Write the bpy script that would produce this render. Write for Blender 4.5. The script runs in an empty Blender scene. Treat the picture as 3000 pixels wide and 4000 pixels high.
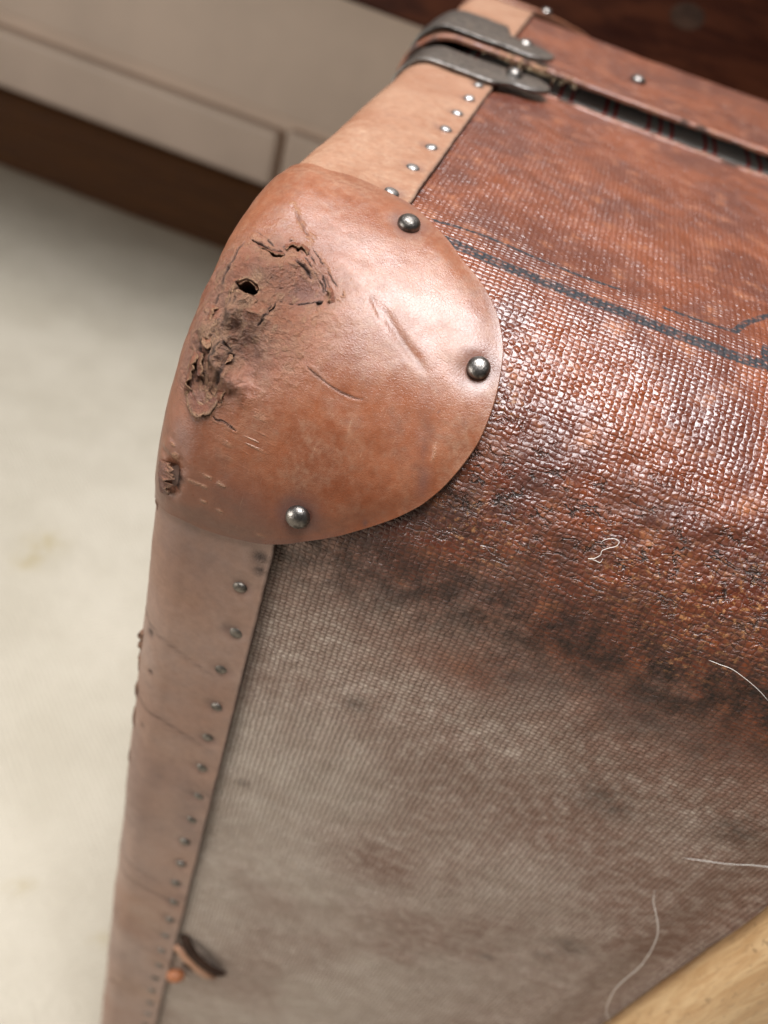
import bpy, bmesh, math, random
import numpy as np
from mathutils import Matrix, Vector

sc = bpy.context.scene
U = 0.0011                       # metres per model unit
rng = np.random.default_rng(7)
random.seed(7)

# ------------------------------------------------------------------ camera
R = np.array([[0.9321672184, 0.2565049844, 0.2554789029],
              [0.3609713407, -0.6046561190, -0.7099934288],
              [-0.0276399715, 0.7540531617, -0.6562315607]])
C = np.array([49.387, -108.872, 61.856])
F = 3276.08
cam = bpy.data.cameras.new('camera')
co = bpy.data.objects.new('camera', cam)
sc.collection.objects.link(co)
right, up, back = R[0], -R[1], -R[2]
co.matrix_world = Matrix([[right[i], up[i], back[i], C[i] * U] for i in range(3)] + [[0, 0, 0, 1]])
cam.sensor_fit = 'HORIZONTAL'
cam.sensor_width = 36.0
cam.lens = F / 3000 * 36.0
cam.clip_start = 0.005
cam.clip_end = 50
cam.dof.use_dof = True
cam.dof.focus_distance = 146 * U
cam.dof.aperture_fstop = cam.lens / (2.25 * U * 1000)
sc.camera = co

# ------------------------------------------------------------------ world, lamps, exposure
world = bpy.data.worlds.new('World')
sc.world = world
world.use_nodes = True
bg = world.node_tree.nodes['Background']
bg.inputs[0].default_value = (0.80, 0.76, 0.72, 1)
bg.inputs[1].default_value = 0.13


def area(name, pos, target, sx, sy, power, col, spread=math.pi):
    l = bpy.data.lights.new(name, 'AREA')
    l.shape = 'RECTANGLE'
    l.size, l.size_y = sx, sy
    l.energy = power
    l.color = col
    l.spread = spread
    o = bpy.data.objects.new(name, l)
    sc.collection.objects.link(o)
    o.location = pos
    o.rotation_euler = (Vector(target) - Vector(pos)).to_track_quat('-Z', 'Y').to_euler()
    return o


area('skylight', (-0.08, -0.03, 1.20), (0.0, 0.0, 0.0), 0.95, 0.75, 34, (0.965, 0.98, 1.0), math.radians(140))
area('window_light', (-0.10, 1.10, 0.72), (0.0, 0.0, -0.10), 1.3, 0.6, 1.0, (0.94, 0.97, 1.0))
area('bounce_fill', (-1.5, -1.0, 0.0), (-0.05, 0.0, -0.42), 1.2, 0.8, 23, (1.0, 0.97, 0.92))  # added fill from low left, standing in for light bounced off the floor

sc.view_settings.view_transform = 'Standard'
sc.view_settings.look = 'None'
sc.view_settings.exposure = 0.0
sc.view_settings.gamma = 1.0
sc.view_settings.use_curve_mapping = False

# ------------------------------------------------------------------ maths helpers
X0, R1, R2 = 2.0, 50.0, 9.0
BASE_D, LID_D, H, W = 166.0, 126.5, 440.0, 600.0


def rint(a, b, r):
    return np.minimum(np.maximum(a, b), -r) + np.hypot(np.maximum(a + r, 0), np.maximum(b + r, 0))


def sdf(P):
    return rint(X0 - P[..., 0], rint(-P[..., 1], P[..., 2], R1), R2)


def grad(P, e=0.05):
    g = np.empty_like(P)
    for i in range(3):
        d = np.zeros(3); d[i] = e
        g[..., i] = sdf(P + d) - sdf(P - d)
    return g / np.maximum(np.linalg.norm(g, axis=-1, keepdims=True), 1e-9)


def snap(P, o):
    for _ in range(4):
        P = P - grad(P) * (sdf(P) - o)[..., None]
    return P


def hit(px, o=0.0):
    """photo pixels -> points on the rounded case at offset o"""
    px = np.atleast_2d(np.asarray(px, float))
    d = np.stack([(px[:, 0] - 1500) / F, (px[:, 1] - 2000) / F, np.ones(len(px))], 1) @ R
    d /= np.linalg.norm(d, axis=1, keepdims=True)
    t = np.full(len(px), 40.0)
    for _ in range(160):
        t = t + (sdf(C + t[:, None] * d) - o) * 0.9
        t = np.minimum(t, 3000)
    return C + t[:, None] * d


def crop(pts, x0, y0, s):
    return [(x0 + x / s, y0 + y / s) for x, y in pts]


def _hash(i, j, k):
    n = (i * 374761393 + j * 668265263 + k * 2147483647 + 1013904223) & 0xffffffff
    n = ((n ^ (n >> 13)) * 1274126177) & 0xffffffff
    n = n ^ (n >> 16)
    return (n & 0xffff) / 65535.0


def noise(P, f, seed=0):
    Q = np.asarray(P) * f + seed * 17.31 + 1000.0
    I = np.floor(Q).astype(np.int64); t = Q - I; t = t * t * (3 - 2 * t)
    r = 0
    for a in (0, 1):
        for b in (0, 1):
            for c in (0, 1):
                w = (t[..., 0] if a else 1 - t[..., 0]) * (t[..., 1] if b else 1 - t[..., 1]) * (t[..., 2] if c else 1 - t[..., 2])
                r = r + w * _hash(I[..., 0] + a, I[..., 1] + b, I[..., 2] + c)
    return r * 2 - 1


def fbm(P, f, seed=0, octv=3):
    r, a = 0, 1.0
    for o in range(octv):
        r = r + a * noise(P, f * 2 ** o, seed + o); a *= 0.5
    return r


def sstep(a, b, x):
    t = np.clip((x - a) / (b - a), 0, 1)
    return t * t * (3 - 2 * t)


def polydist(P, line):
    """distance of points P (n,3) to a 3D polyline, and the position along it 0..1"""
    line = np.asarray(line, float)
    seg = np.linalg.norm(np.diff(line, axis=0), axis=1); tot = seg.sum(); acc = 0
    best = np.full(len(P), 1e9); pos = np.zeros(len(P))
    for a, b, L in zip(line[:-1], line[1:], seg):
        v = b - a
        t = np.clip(((P - a) @ v) / max(v @ v, 1e-9), 0, 1)
        d = np.linalg.norm(P - a - t[:, None] * v, axis=1)
        m = d < best
        best[m] = d[m]; pos[m] = (acc + t[m] * L) / tot
        acc += L
    return best, pos


def smooth_line(pts, n=6):
    p = np.asarray(pts, float)
    if len(p) < 3:
        return p
    e = np.vstack([2 * p[0] - p[1], p, 2 * p[-1] - p[-2]])
    out = []
    for i in range(1, len(e) - 2):
        for t in np.linspace(0, 1, n, endpoint=False):
            out.append(0.5 * (2 * e[i] + (e[i + 1] - e[i - 1]) * t + (2 * e[i - 1] - 5 * e[i] + 4 * e[i + 1] - e[i + 2]) * t * t
                              + (-e[i - 1] + 3 * e[i] - 3 * e[i + 1] + e[i + 2]) * t ** 3))
    out.append(p[-1])
    return np.array(out)


# ------------------------------------------------------------------ object helpers
def make_mesh(name, V, faces, mats, smooth=True, attrs=None, uv=None, scale=U):
    V = np.asarray(V, float).reshape(-1, 3) * scale
    me = bpy.data.meshes.new(name)
    if isinstance(faces, np.ndarray):
        n, k = faces.shape
        me.vertices.add(len(V)); me.vertices.foreach_set('co', V.astype(np.float32).ravel())
        me.loops.add(n * k); me.loops.foreach_set('vertex_index', faces.astype(np.int32).ravel())
        me.polygons.add(n); me.polygons.foreach_set('loop_start', np.arange(0, n * k, k, dtype=np.int32))
        me.update(calc_edges=True)
    else:
        me.from_pydata([tuple(v) for v in V], [], faces)
    if smooth:
        me.polygons.foreach_set('use_smooth', np.ones(len(me.polygons), bool))
    for k_, a in (attrs or {}).items():
        at = me.attributes.new(k_, 'FLOAT', 'POINT')
        at.data.foreach_set('value', np.asarray(a, np.float32).ravel())
    if uv is not None:
        ul = me.uv_layers.new(name='UVMap')
        li = np.empty(len(me.loops), np.int32); me.loops.foreach_get('vertex_index', li)
        ul.data.foreach_set('uv', np.asarray(uv, np.float32).reshape(-1, 2)[li].ravel())
    for m in (mats if isinstance(mats, (list, tuple)) else [mats]):
        me.materials.append(m)
    me.validate()
    return me


def link(name, me, parent=None, label=None, cat=None, group=None, kind=None):
    o = bpy.data.objects.new(name, me)
    sc.collection.objects.link(o)
    if parent is not None:
        o.parent = parent
    if label: o['label'] = label
    if cat: o['category'] = cat
    if group: o['group'] = group
    if kind: o['kind'] = kind
    return o


def grid_faces(nu, nv, wrap=False, flip=False):
    i = np.arange(nu if wrap else nu - 1)[:, None]; j = np.arange(nv - 1)[None, :]
    i2 = (i + 1) % nu
    a = i * nv + j; b = i2 * nv + j; c = i2 * nv + j + 1; d = i * nv + j + 1
    f = np.stack([a, b, c, d], -1).reshape(-1, 4)
    return f[:, ::-1].copy() if flip else f


def slab(name, P, N, th, mats, attrs=None, uv=None, flip=False, bev=0.0):
    """closed solid from an outer surface grid P (nu,nv,3) with normals N and thickness th"""
    nu, nv, _ = P.shape
    Vt = P.reshape(-1, 3); Vb = (P - N * th).reshape(-1, 3)
    n = nu * nv
    top = grid_faces(nu, nv, flip=flip); bot = grid_faces(nu, nv, flip=not flip) + n
    idx = np.arange(n).reshape(nu, nv)
    ring = np.concatenate([idx[:, 0], idx[-1, 1:], idx[-2::-1, -1], idx[0, -2:0:-1]])
    r2 = np.roll(ring, -1)
    side = np.stack([ring, ring + n, r2 + n, r2], 1)
    if not flip:
        side = side[:, ::-1]
    faces = np.concatenate([top, bot, side])
    at = {k: np.concatenate([np.ravel(v), np.ravel(v)]) for k, v in (attrs or {}).items()}
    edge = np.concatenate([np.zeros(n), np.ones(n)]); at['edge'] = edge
    uvs = None if uv is None else np.concatenate([uv.reshape(-1, 2)] * 2)
    me = make_mesh(name, np.concatenate([Vt, Vb]), faces, mats, True, at, uvs)
    bm = bmesh.new(); bm.from_mesh(me); bmesh.ops.recalc_face_normals(bm, faces=bm.faces); bm.to_mesh(me); bm.free()
    return me


def bevel_mod(o, w, seg=2, ang=40):
    m = o.modifiers.new('bevel', 'BEVEL'); m.width = w * U; m.segments = seg; m.limit_method = 'ANGLE'; m.angle_limit = math.radians(ang)
    m.harden_normals = False
    return o


def lathe(name, prof, seg, mat):
    V, Fc = [], []
    for r, z in prof:
        for k in range(seg):
            a = 2 * math.pi * k / seg
            V.append((r * math.cos(a), r * math.sin(a), z))
    n = len(prof)
    for i in range(n - 1):
        for k in range(seg):
            k2 = (k + 1) % seg
            Fc.append((i * seg + k, i * seg + k2, (i + 1) * seg + k2, (i + 1) * seg + k))
    V.append((0, 0, prof[-1][1] + 0.01)); t = len(V) - 1
    for k in range(seg):
        Fc.append(((n - 1) * seg + k, (n - 1) * seg + (k + 1) % seg, t))
    return make_mesh(name, V, Fc, mat)


def place(o, p, n, roll=0.0):
    n = Vector(n).normalized()
    q = n.to_track_quat('Z', 'Y')
    o.rotation_euler = (q @ Vector((0, 0, 1)).rotation_difference(Vector((0, 0, 1)))).to_euler()
    o.rotation_euler = (q.to_matrix() @ Matrix.Rotation(roll, 3, 'Z')).to_euler()
    o.location = Vector(p) * U
    return o


def tube(name, pts, r, mat, seg=6, taper=True, scale=U):
    p = np.asarray(pts, float); n = len(p)
    t = np.gradient(p, axis=0); t /= np.linalg.norm(t, axis=1, keepdims=True)
    a = np.cross(t, [0.3, 0.2, 0.93]); a /= np.linalg.norm(a, axis=1, keepdims=True); b = np.cross(t, a)
    rr = np.full(n, r) if np.isscalar(r) else np.asarray(r)
    if taper:
        rr = rr * np.clip(np.minimum(np.arange(n), np.arange(n)[::-1]) / (0.12 * n) + 0.25, 0.25, 1)
    ang = np.linspace(0, 2 * np.pi, seg, endpoint=False)
    V = p[:, None] + rr[:, None, None] * (np.cos(ang)[None, :, None] * a[:, None] + np.sin(ang)[None, :, None] * b[:, None])
    f = []
    for i in range(n - 1):
        for k in range(seg):
            f.append((i * seg + k, i * seg + (k + 1) % seg, (i + 1) * seg + (k + 1) % seg, (i + 1) * seg + k))
    f.append(tuple(range(seg))[::-1]); f.append(tuple((n - 1) * seg + k for k in range(seg)))
    return make_mesh(name, V, f, mat, scale=scale)


# ------------------------------------------------------------------ material helpers
class NT:
    def __init__(s, name):
        s.m = bpy.data.materials.new(name); s.m.use_nodes = True
        s.t = s.m.node_tree; s.b = s.t.nodes['Principled BSDF']

    def n(s, typ, **kw):
        nd = s.t.nodes.new('ShaderNode' + typ)
        for k, v in kw.items(): setattr(nd, k, v)
        return nd

    def put(s, sock, v):
        if isinstance(v, bpy.types.NodeSocket): s.t.links.new(v, sock)
        elif isinstance(v, (tuple, list)): sock.default_value = tuple(v) + ((1,) if len(v) == 3 and sock.type == 'RGBA' else ())
        else: sock.default_value = v

    def math(s, op, a, b=0.0, c=None, clamp=False):
        nd = s.n('Math', operation=op, use_clamp=clamp)
        s.put(nd.inputs[0], a); s.put(nd.inputs[1], b)
        if c is not None: s.put(nd.inputs[2], c)
        return nd.outputs[0]

    def mix(s, f, a, b, mode='MIX'):
        nd = s.n('Mix', data_type='RGBA', blend_type=mode)
        s.put(nd.inputs[0], f); s.put(nd.inputs[6], a); s.put(nd.inputs[7], b)
        return nd.outputs[2]

    def noise(s, vec, scale, detail=4, rough=0.55, dist=0.0, col=False):
        nd = s.n('TexNoise'); nd.inputs['Scale'].default_value = scale; nd.inputs['Detail'].default_value = detail
        nd.inputs['Roughness'].default_value = rough; nd.inputs['Distortion'].default_value = dist
        if vec is not None: s.t.links.new(vec, nd.inputs['Vector'])
        return nd.outputs['Color' if col else 'Fac']

    def ramp(s, f, a, b, lo=0.0, hi=1.0):
        nd = s.n('MapRange', interpolation_type='SMOOTHSTEP')
        s.put(nd.inputs[0], f); s.put(nd.inputs[1], a); s.put(nd.inputs[2], b); s.put(nd.inputs[3], lo); s.put(nd.inputs[4], hi)
        return nd.outputs[0]

    def attr(s, name):
        return s.n('Attribute', attribute_name=name).outputs['Fac']

    def obj(s, scale=None):
        o = s.n('TexCoord').outputs['Object']
        if scale is None: return o
        mp = s.n('Mapping'); mp.inputs['Scale'].default_value = scale
        s.t.links.new(o, mp.inputs['Vector'])
        return mp.outputs['Vector']

    def bump(s, h, dist, strength=1.0, prev=None):
        nd = s.n('Bump'); nd.inputs['Strength'].default_value = strength; nd.inputs['Distance'].default_value = dist
        s.put(nd.inputs['Height'], h)
        if prev is not None: s.t.links.new(prev, nd.inputs['Normal'])
        return nd.outputs['Normal']

    def out(s, col=None, rough=None, nrm=None, **kw):
        if col is not None: s.put(s.b.inputs['Base Color'], col)
        if rough is not None: s.put(s.b.inputs['Roughness'], rough)
        if nrm is not None: s.put(s.b.inputs['Normal'], nrm)
        for k, v in kw.items(): s.put(s.b.inputs[k.replace('_', ' ')], v)
        return s.m


def mat_canvas():
    m = NT('painted_canvas')
    uv = m.n('UVMap', uv_map='UVMap').outputs[0]                  # millimetre-like units
    ob = m.obj((1 / U, 1 / U, 1 / U))
    # thread irregularity
    wob = m.noise(uv, 0.35, 3, 0.6, col=True)
    sub = m.n('VectorMath', operation='SUBTRACT'); m.t.links.new(wob, sub.inputs[0]); sub.inputs[1].default_value = (0.5, 0.5, 0.5)
    scl = m.n('VectorMath', operation='SCALE'); m.t.links.new(sub.outputs[0], scl.inputs[0])
    m.put(scl.inputs['Scale'], m.math('MULTIPLY_ADD', m.attr('crack'), 1.5, 1.2))
    add = m.n('VectorMath', operation='ADD'); m.t.links.new(uv, add.inputs[0]); m.t.links.new(scl.outputs[0], add.inputs[1])
    sep = m.n('SeparateXYZ'); m.t.links.new(add.outputs[0], sep.inputs[0])
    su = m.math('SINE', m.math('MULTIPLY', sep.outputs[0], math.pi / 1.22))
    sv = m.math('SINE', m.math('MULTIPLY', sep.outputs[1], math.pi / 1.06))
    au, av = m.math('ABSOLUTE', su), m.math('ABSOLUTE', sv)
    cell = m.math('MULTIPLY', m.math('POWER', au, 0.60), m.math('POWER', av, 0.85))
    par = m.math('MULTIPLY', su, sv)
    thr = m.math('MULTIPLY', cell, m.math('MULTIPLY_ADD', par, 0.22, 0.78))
    amp = m.ramp(m.noise(uv, 0.30, 4, 0.65), 0.28, 0.64, 0.45, 1.15)
    weave = m.math('MULTIPLY', thr, amp)
    fuzz = m.noise(uv, 2.2, 4, 0.65)
    # cracks that follow the threads over the crest
    cv = m.n('Mapping'); cv.inputs['Scale'].default_value = (0.16, 0.62, 1); m.t.links.new(add.outputs[0], cv.inputs['Vector'])
    vor = m.n('TexVoronoi', feature='DISTANCE_TO_EDGE'); vor.inputs['Scale'].default_value = 1.0; vor.inputs['Randomness'].default_value = 1.0
    m.t.links.new(cv.outputs[0], vor.inputs['Vector'])
    brk = m.ramp(m.noise(uv, 0.30, 3, 0.6), 0.48, 0.62)
    ck = m.math('MULTIPLY', m.ramp(vor.outputs['Distance'], 0.015, 0.10, 1.0, 0.0), m.math('MULTIPLY', brk, m.math('MULTIPLY', m.attr('crack'), 0.85)), clamp=True)
    # colours
    dust, wear, red = m.attr('dust'), m.attr('wear'), m.attr('red')
    n1 = m.noise(uv, 0.045, 5, 0.62, 0.6); n2 = m.noise(uv, 0.16, 5, 0.6)
    varn = m.mix(m.ramp(n1, 0.36, 0.66), (0.080, 0.0155, 0.0050), (0.168, 0.0370, 0.0080))
    varn = m.mix(m.ramp(n2, 0.52, 0.78), varn, (0.25, 0.074, 0.018))
    varn = m.mix(m.math('MULTIPLY', m.ramp(thr, 0.55, 0.15), 0.55), varn, (0.070, 0.013, 0.005))  # grime-dark weave recesses, also standing in for the self-shadow that bump lacks
    grey = m.mix(m.ramp(m.noise(uv, 0.11, 5, 0.6), 0.25, 0.8), (0.45, 0.365, 0.295), (0.60, 0.51, 0.425))
    grey = m.mix(m.math('MULTIPLY', m.ramp(thr, 0.60, 0.15), 0.66), grey, (0.085, 0.052, 0.038))  # dusty cloth: recess grime and thread self-shadow both put into the colour
    grey = m.mix(m.math('MULTIPLY', red, m.ramp(m.noise(uv, 0.3, 4, 0.65), 0.30, 0.62, 0.35, 0.85)), grey, (0.170, 0.088, 0.060))
    dm = m.math('MULTIPLY_ADD', m.math('SUBTRACT', m.noise(uv, 0.42, 6, 0.78), 0.5), 0.75, dust, clamp=True)
    dm = m.math('MULTIPLY', dm, m.ramp(dust, 0.02, 0.12))
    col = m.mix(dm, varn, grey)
    wm = m.math('MULTIPLY', wear, m.ramp(m.noise(uv, 0.20, 6, 0.7), 0.30, 0.60), clamp=True)
    col = m.mix(wm, col, m.mix(m.ramp(m.noise(uv, 0.6, 4, 0.6), 0.45, 0.7), (0.022, 0.015, 0.012), (0.070, 0.028, 0.016)))
    # flakes of bare orange thread inside the worn band
    fl = m.math('MULTIPLY', m.attr('flake'), m.ramp(m.noise(uv, 0.75, 4, 0.7), 0.52, 0.66), clamp=True)
    col = m.mix(fl, col, (0.27, 0.12, 0.045))
    # stencilled black lines: paint sits in the weave
    sd = m.attr('stencil')
    st = m.ramp(m.math('ADD', sd, m.math('MULTIPLY_ADD', fuzz, 0.5, -0.25)), 0.52, 0.82, 1.0, 0.0)
    st = m.math('MULTIPLY', st, m.ramp(m.math('ADD', thr, m.math('MULTIPLY', n2, 0.45)), 1.20, 0.62, 0.15, 1.0))
    st = m.math('MULTIPLY', st, m.ramp(m.noise(uv, 0.42, 3, 0.6), 0.32, 0.52, 0.5, 1.0))
    col = m.mix(st, col, (0.017, 0.018, 0.021))
    col = m.mix(ck, col, (0.012, 0.007, 0.005))
    lint = m.math('MULTIPLY', m.ramp(m.noise(uv, 1.1, 2, 0.5), 0.74, 0.80), 0.5)
    col = m.mix(m.math('MULTIPLY', lint, m.ramp(n2, 0.4, 0.6)), col, (0.34, 0.26, 0.20))
    rough = m.mix(dm, m.ramp(n2, 0.3, 0.7, 0.28, 0.44), m.ramp(fuzz, 0.3, 0.7, 0.55, 0.75))
    rough = m.mix(m.math('MAXIMUM', wm, st), rough, (0.6, 0.6, 0.6))
    hgt = m.math('SUBTRACT', m.math('MULTIPLY_ADD', fuzz, m.math('MULTIPLY_ADD', dm, 0.22, 0.12), m.math('MULTIPLY', weave, m.math('MULTIPLY_ADD', dm, 0.7, 1.0))), m.math('MULTIPLY', ck, 2.2))
    nr = m.bump(hgt, 0.00022, 1.0)
    nr = m.bump(m.noise(uv, 0.12, 4, 0.6), 0.0011, 0.8, nr)
    spl = m.math('MULTIPLY_ADD', m.math('MAXIMUM', m.math('MAXIMUM', dm, wm), st), -0.6, 0.82)
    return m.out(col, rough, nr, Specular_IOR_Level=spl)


def mat_leather(name, c1, c2, dustc, rough=(0.34, 0.56)):
    m = NT(name)
    ob = m.obj((1 / U, 1 / U, 1 / U))
    dark, pale, stain, dust, tan = (m.attr(k) for k in ('dark', 'pale', 'stain', 'dust', 'tan'))
    n1 = m.noise(ob, 0.05, 5, 0.62, 0.5); n2 = m.noise(ob, 0.22, 6, 0.65); n3 = m.noise(ob, 3.2, 3, 0.6)
    col = m.mix(m.ramp(n1, 0.34, 0.68), c1, c2)
    col = m.mix(m.math('MULTIPLY', m.ramp(n2, 0.50, 0.72), 0.45), col, tuple(v * 0.62 for v in c1))
    tm = m.math('MULTIPLY', tan, m.ramp(n2, 0.25, 0.65), clamp=True)
    flk = m.ramp(m.noise(ob, 0.9, 5, 0.75), 0.36, 0.66)
    col = m.mix(m.math('MULTIPLY', tm, m.math('MULTIPLY_ADD', flk, 0.75, 0.25)), col, (0.31, 0.185, 0.115))
    dm = m.math('MULTIPLY', dust, m.ramp(n2, 0.2, 0.7, 0.55, 1.0), clamp=True)
    col = m.mix(dm, col, dustc)
    # fine pale fibre scuffs
    sm = m.n('Mapping'); sm.inputs['Scale'].default_value = (1.4, 0.35, 2.6); sm.inputs['Rotation'].default_value = (0.5, 0.4, 0.9)
    m.t.links.new(ob, sm.inputs['Vector'])
    sc1 = m.math('MULTIPLY', m.ramp(m.noise(sm.outputs[0], 1.0, 3, 0.6), 0.66, 0.76), m.ramp(n1, 0.42, 0.6))
    s2 = m.n('Mapping'); s2.inputs['Scale'].default_value = (3.4, 0.25, 0.5); s2.inputs['Rotation'].default_value = (0.2, 1.1, 0.3)
    m.t.links.new(ob, s2.inputs['Vector'])
    sc2 = m.math('MULTIPLY', m.ramp(m.noise(s2.outputs[0], 1.0, 2, 0.5), 0.68, 0.74), m.ramp(n2, 0.45, 0.6))
    col = m.mix(m.math('MULTIPLY', m.math('MAXIMUM', sc1, sc2), 0.32), col, (0.38, 0.22, 0.13))
    gr = m.ramp(m.noise(ob, 0.55, 6, 0.72), 0.34, 0.68)
    col = m.mix(m.math('MULTIPLY', gr, 0.22), col, tuple(v * 0.45 for v in c1))
    spk = m.ramp(m.noise(ob, 1.3, 2, 0.5), 0.78, 0.83)
    col = m.mix(m.math('MULTIPLY', spk, 0.5), col, (0.10, 0.035, 0.016))
    st = m.math('MULTIPLY', stain, m.ramp(n2, 0.2, 0.6, 0.6, 1.0), clamp=True)
    col = m.mix(st, col, (0.088, 0.043, 0.036))
    col = m.mix(m.math('MULTIPLY', pale, m.ramp(n3, 0.30, 0.6, 0.35, 1.0), clamp=True), col, (0.42, 0.235, 0.125))
    col = m.mix(dark, col, (0.016, 0.008, 0.005))
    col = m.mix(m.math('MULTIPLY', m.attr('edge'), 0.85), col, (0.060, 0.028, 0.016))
    rg = m.math('MULTIPLY', m.ramp(n2, 0.3, 0.7, rough[0], rough[1]), m.math('MULTIPLY_ADD', st, -0.15, 1.0))
    torn = m.attr('torn')
    rg = m.math('MULTIPLY_ADD', torn, 0.14, rg)
    rg = m.math('ADD', rg, m.math('MULTIPLY', m.math('ADD', dark, pale, clamp=True), 0.3), clamp=True)
    cr = m.n('TexVoronoi', feature='DISTANCE_TO_EDGE'); cr.inputs['Scale'].default_value = 1.5; m.t.links.new(ob, cr.inputs['Vector'])
    h = m.math('MULTIPLY_ADD', m.ramp(cr.outputs['Distance'], 0.0, 0.12), 0.22, m.math('MULTIPLY', n3, 0.6))
    h = m.math('ADD', h, m.math('MULTIPLY', m.noise(sm.outputs[0], 1.6, 4, 0.65), 0.9))
    nr = m.bump(h, 0.000055, 0.85)
    nr = m.bump(m.math('MULTIPLY', n3, m.math('ADD', pale, dark, clamp=True)), 0.0009, 1.0, nr)
    fb_ = m.math('MULTIPLY', torn, m.math('ADD', m.noise(sm.outputs[0], 0.9, 6, 0.75), m.math('MULTIPLY', m.noise(ob, 0.8, 5, 0.7), 0.7)))
    nr = m.bump(fb_, 0.0011, 0.9, nr)
    return m.out(col, rg, nr, Specular_IOR_Level=0.5)


def mat_metal(name, c, tarn, r0, r1, met=1.0):
    m = NT(name)
    ob = m.n('TexCoord').outputs['Object']
    info = m.n('ObjectInfo').outputs['Random']
    off = m.n('VectorMath', operation='ADD'); m.t.links.new(ob, off.inputs[0])
    cb = m.n('CombineXYZ'); m.put(cb.inputs[0], info); m.t.links.new(cb.outputs[0], off.inputs[1])
    n = m.noise(off.outputs[0], 420, 5, 0.65); n2 = m.noise(off.outputs[0], 1500, 3, 0.6)
    col = m.mix(m.ramp(n, 0.42, 0.66), c, tarn)
    return m.out(col, m.ramp(n, 0.3, 0.7, r0, r1), m.bump(m.math('ADD', n, m.math('MULTIPLY', n2, 0.5)), 0.00025, 0.6), Metallic=met)


def mat_tartan():
    m = NT('tartan_lining')
    s = m.n('SeparateXYZ'); m.t.links.new(m.obj((1 / U, 1 / U, 1 / U)), s.inputs[0])
    xx = m.math('MODULO', m.math('ADD', s.outputs[0], 322.0), 33.0)
    red = None
    for c0 in (1.5, 5.4, 9.2, 20.3, 23.5):
        k = m.ramp(m.math('ABSOLUTE', m.math('SUBTRACT', xx, c0)), 0.35, 0.75, 1, 0)
        red = k if red is None else m.math('MAXIMUM', red, k)
    yy = m.math('MODULO', m.math('ADD', s.outputs[1], 330.0), 33.0)
    dk = m.math('MULTIPLY', m.ramp(m.math('ABSOLUTE', m.math('SUBTRACT', yy, 12.0)), 2.0, 2.6, 1, 0), 0.5)
    th = m.noise(m.obj((1 / U, 1 / U, 1 / U)), 2.5, 3, 0.6)
    base = m.mix(th, (0.42, 0.425, 0.40), (0.54, 0.545, 0.51))
    col = m.mix(red, base, (0.48, 0.02, 0.02))
    col = m.mix(dk, col, (0.03, 0.03, 0.03))
    return m.out(col, 0.9, m.bump(th, 0.0002, 0.6))


def mat_wood(name, c1, c2, scale, rough, worn=None, dist=1.2, spec=0.35):
    m = NT(name)
    v = m.obj(scale)
    g = m.noise(v, 6.0, 7, 0.66, dist)
    f = m.noise(v, 38.0, 4, 0.6)
    col = m.mix(m.ramp(g, 0.36, 0.66), c1, c2)
    col = m.mix(m.math('MULTIPLY', m.ramp(f, 0.52, 0.7), 0.35), col, tuple(x * 0.45 for x in c1))
    if worn:
        w = m.noise(m.obj(), 26, 5, 0.65)
        col = m.mix(m.math('MULTIPLY', m.ramp(w, 0.55, 0.66), 0.75), col, worn)
        sp = m.noise(m.obj(), 420, 2, 0.5)
        col = m.mix(m.math('MULTIPLY', m.ramp(sp, 0.66, 0.74), 0.5), col, (0.16, 0.09, 0.04))
    return m.out(col, m.ramp(g, 0.3, 0.7, rough[0], rough[1]), m.bump(m.math('ADD', f, g), 0.0006, 0.35), Specular_IOR_Level=spec)


def mat_plain(name, c, rough=0.6, bump_d=0.0, nscale=200.0, var=0.15, **kw):
    m = NT(name)
    n = m.noise(m.obj(), nscale, 4, 0.6); n2 = m.noise(m.obj(), nscale / 18, 3, 0.6)
    col = m.mix(m.ramp(n2, 0.3, 0.7), tuple(v * (1 - var) for v in c), tuple(min(1, v * (1 + var)) for v in c))
    return m.out(col, rough, m.bump(n, bump_d, 0.6) if bump_d else None, **kw)


def mat_rug():
    m = NT('rug_wool')
    ob = m.obj()
    s = m.n('SeparateXYZ'); m.t.links.new(ob, s.inputs[0])
    wob = m.noise(ob, 45, 3, 0.6)
    u_ = m.math('SINE', m.math('MULTIPLY_ADD', wob, 2.6, m.math('MULTIPLY', s.outputs[0], 2 * math.pi / 0.0052)))
    v_ = m.math('SINE', m.math('MULTIPLY_ADD', wob, 2.6, m.math('MULTIPLY', s.outputs[1], 2 * math.pi / 0.0046)))
    loop = m.math('MULTIPLY_ADD', m.math('MULTIPLY', u_, v_), 0.5, 0.5)
    loop = m.math('MULTIPLY_ADD', m.noise(ob, 230, 3, 0.6), 0.8, m.math('MULTIPLY', loop, 0.55))
    n = m.noise(ob, 9, 5, 0.6); n2 = m.noise(ob, 120, 3, 0.6)
    col = m.mix(m.ramp(n, 0.3, 0.7), (0.372, 0.328, 0.258), (0.438, 0.390, 0.315))
    col = m.mix(m.math('MULTIPLY', m.ramp(loop, 0.35, 0.05), 0.35), col, (0.24, 0.22, 0.18))
    col = m.mix(m.math('MULTIPLY', m.attr('spill'), m.ramp(n2, 0.3, 0.6)), col, (0.33, 0.27, 0.16))
    h = m.math('MULTIPLY_ADD', n2, 0.7, loop)
    return m.out(col, 0.95, m.bump(h, 0.0016, 0.8), Specular_IOR_Level=0.1, Sheen_Weight=0.15)


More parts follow.
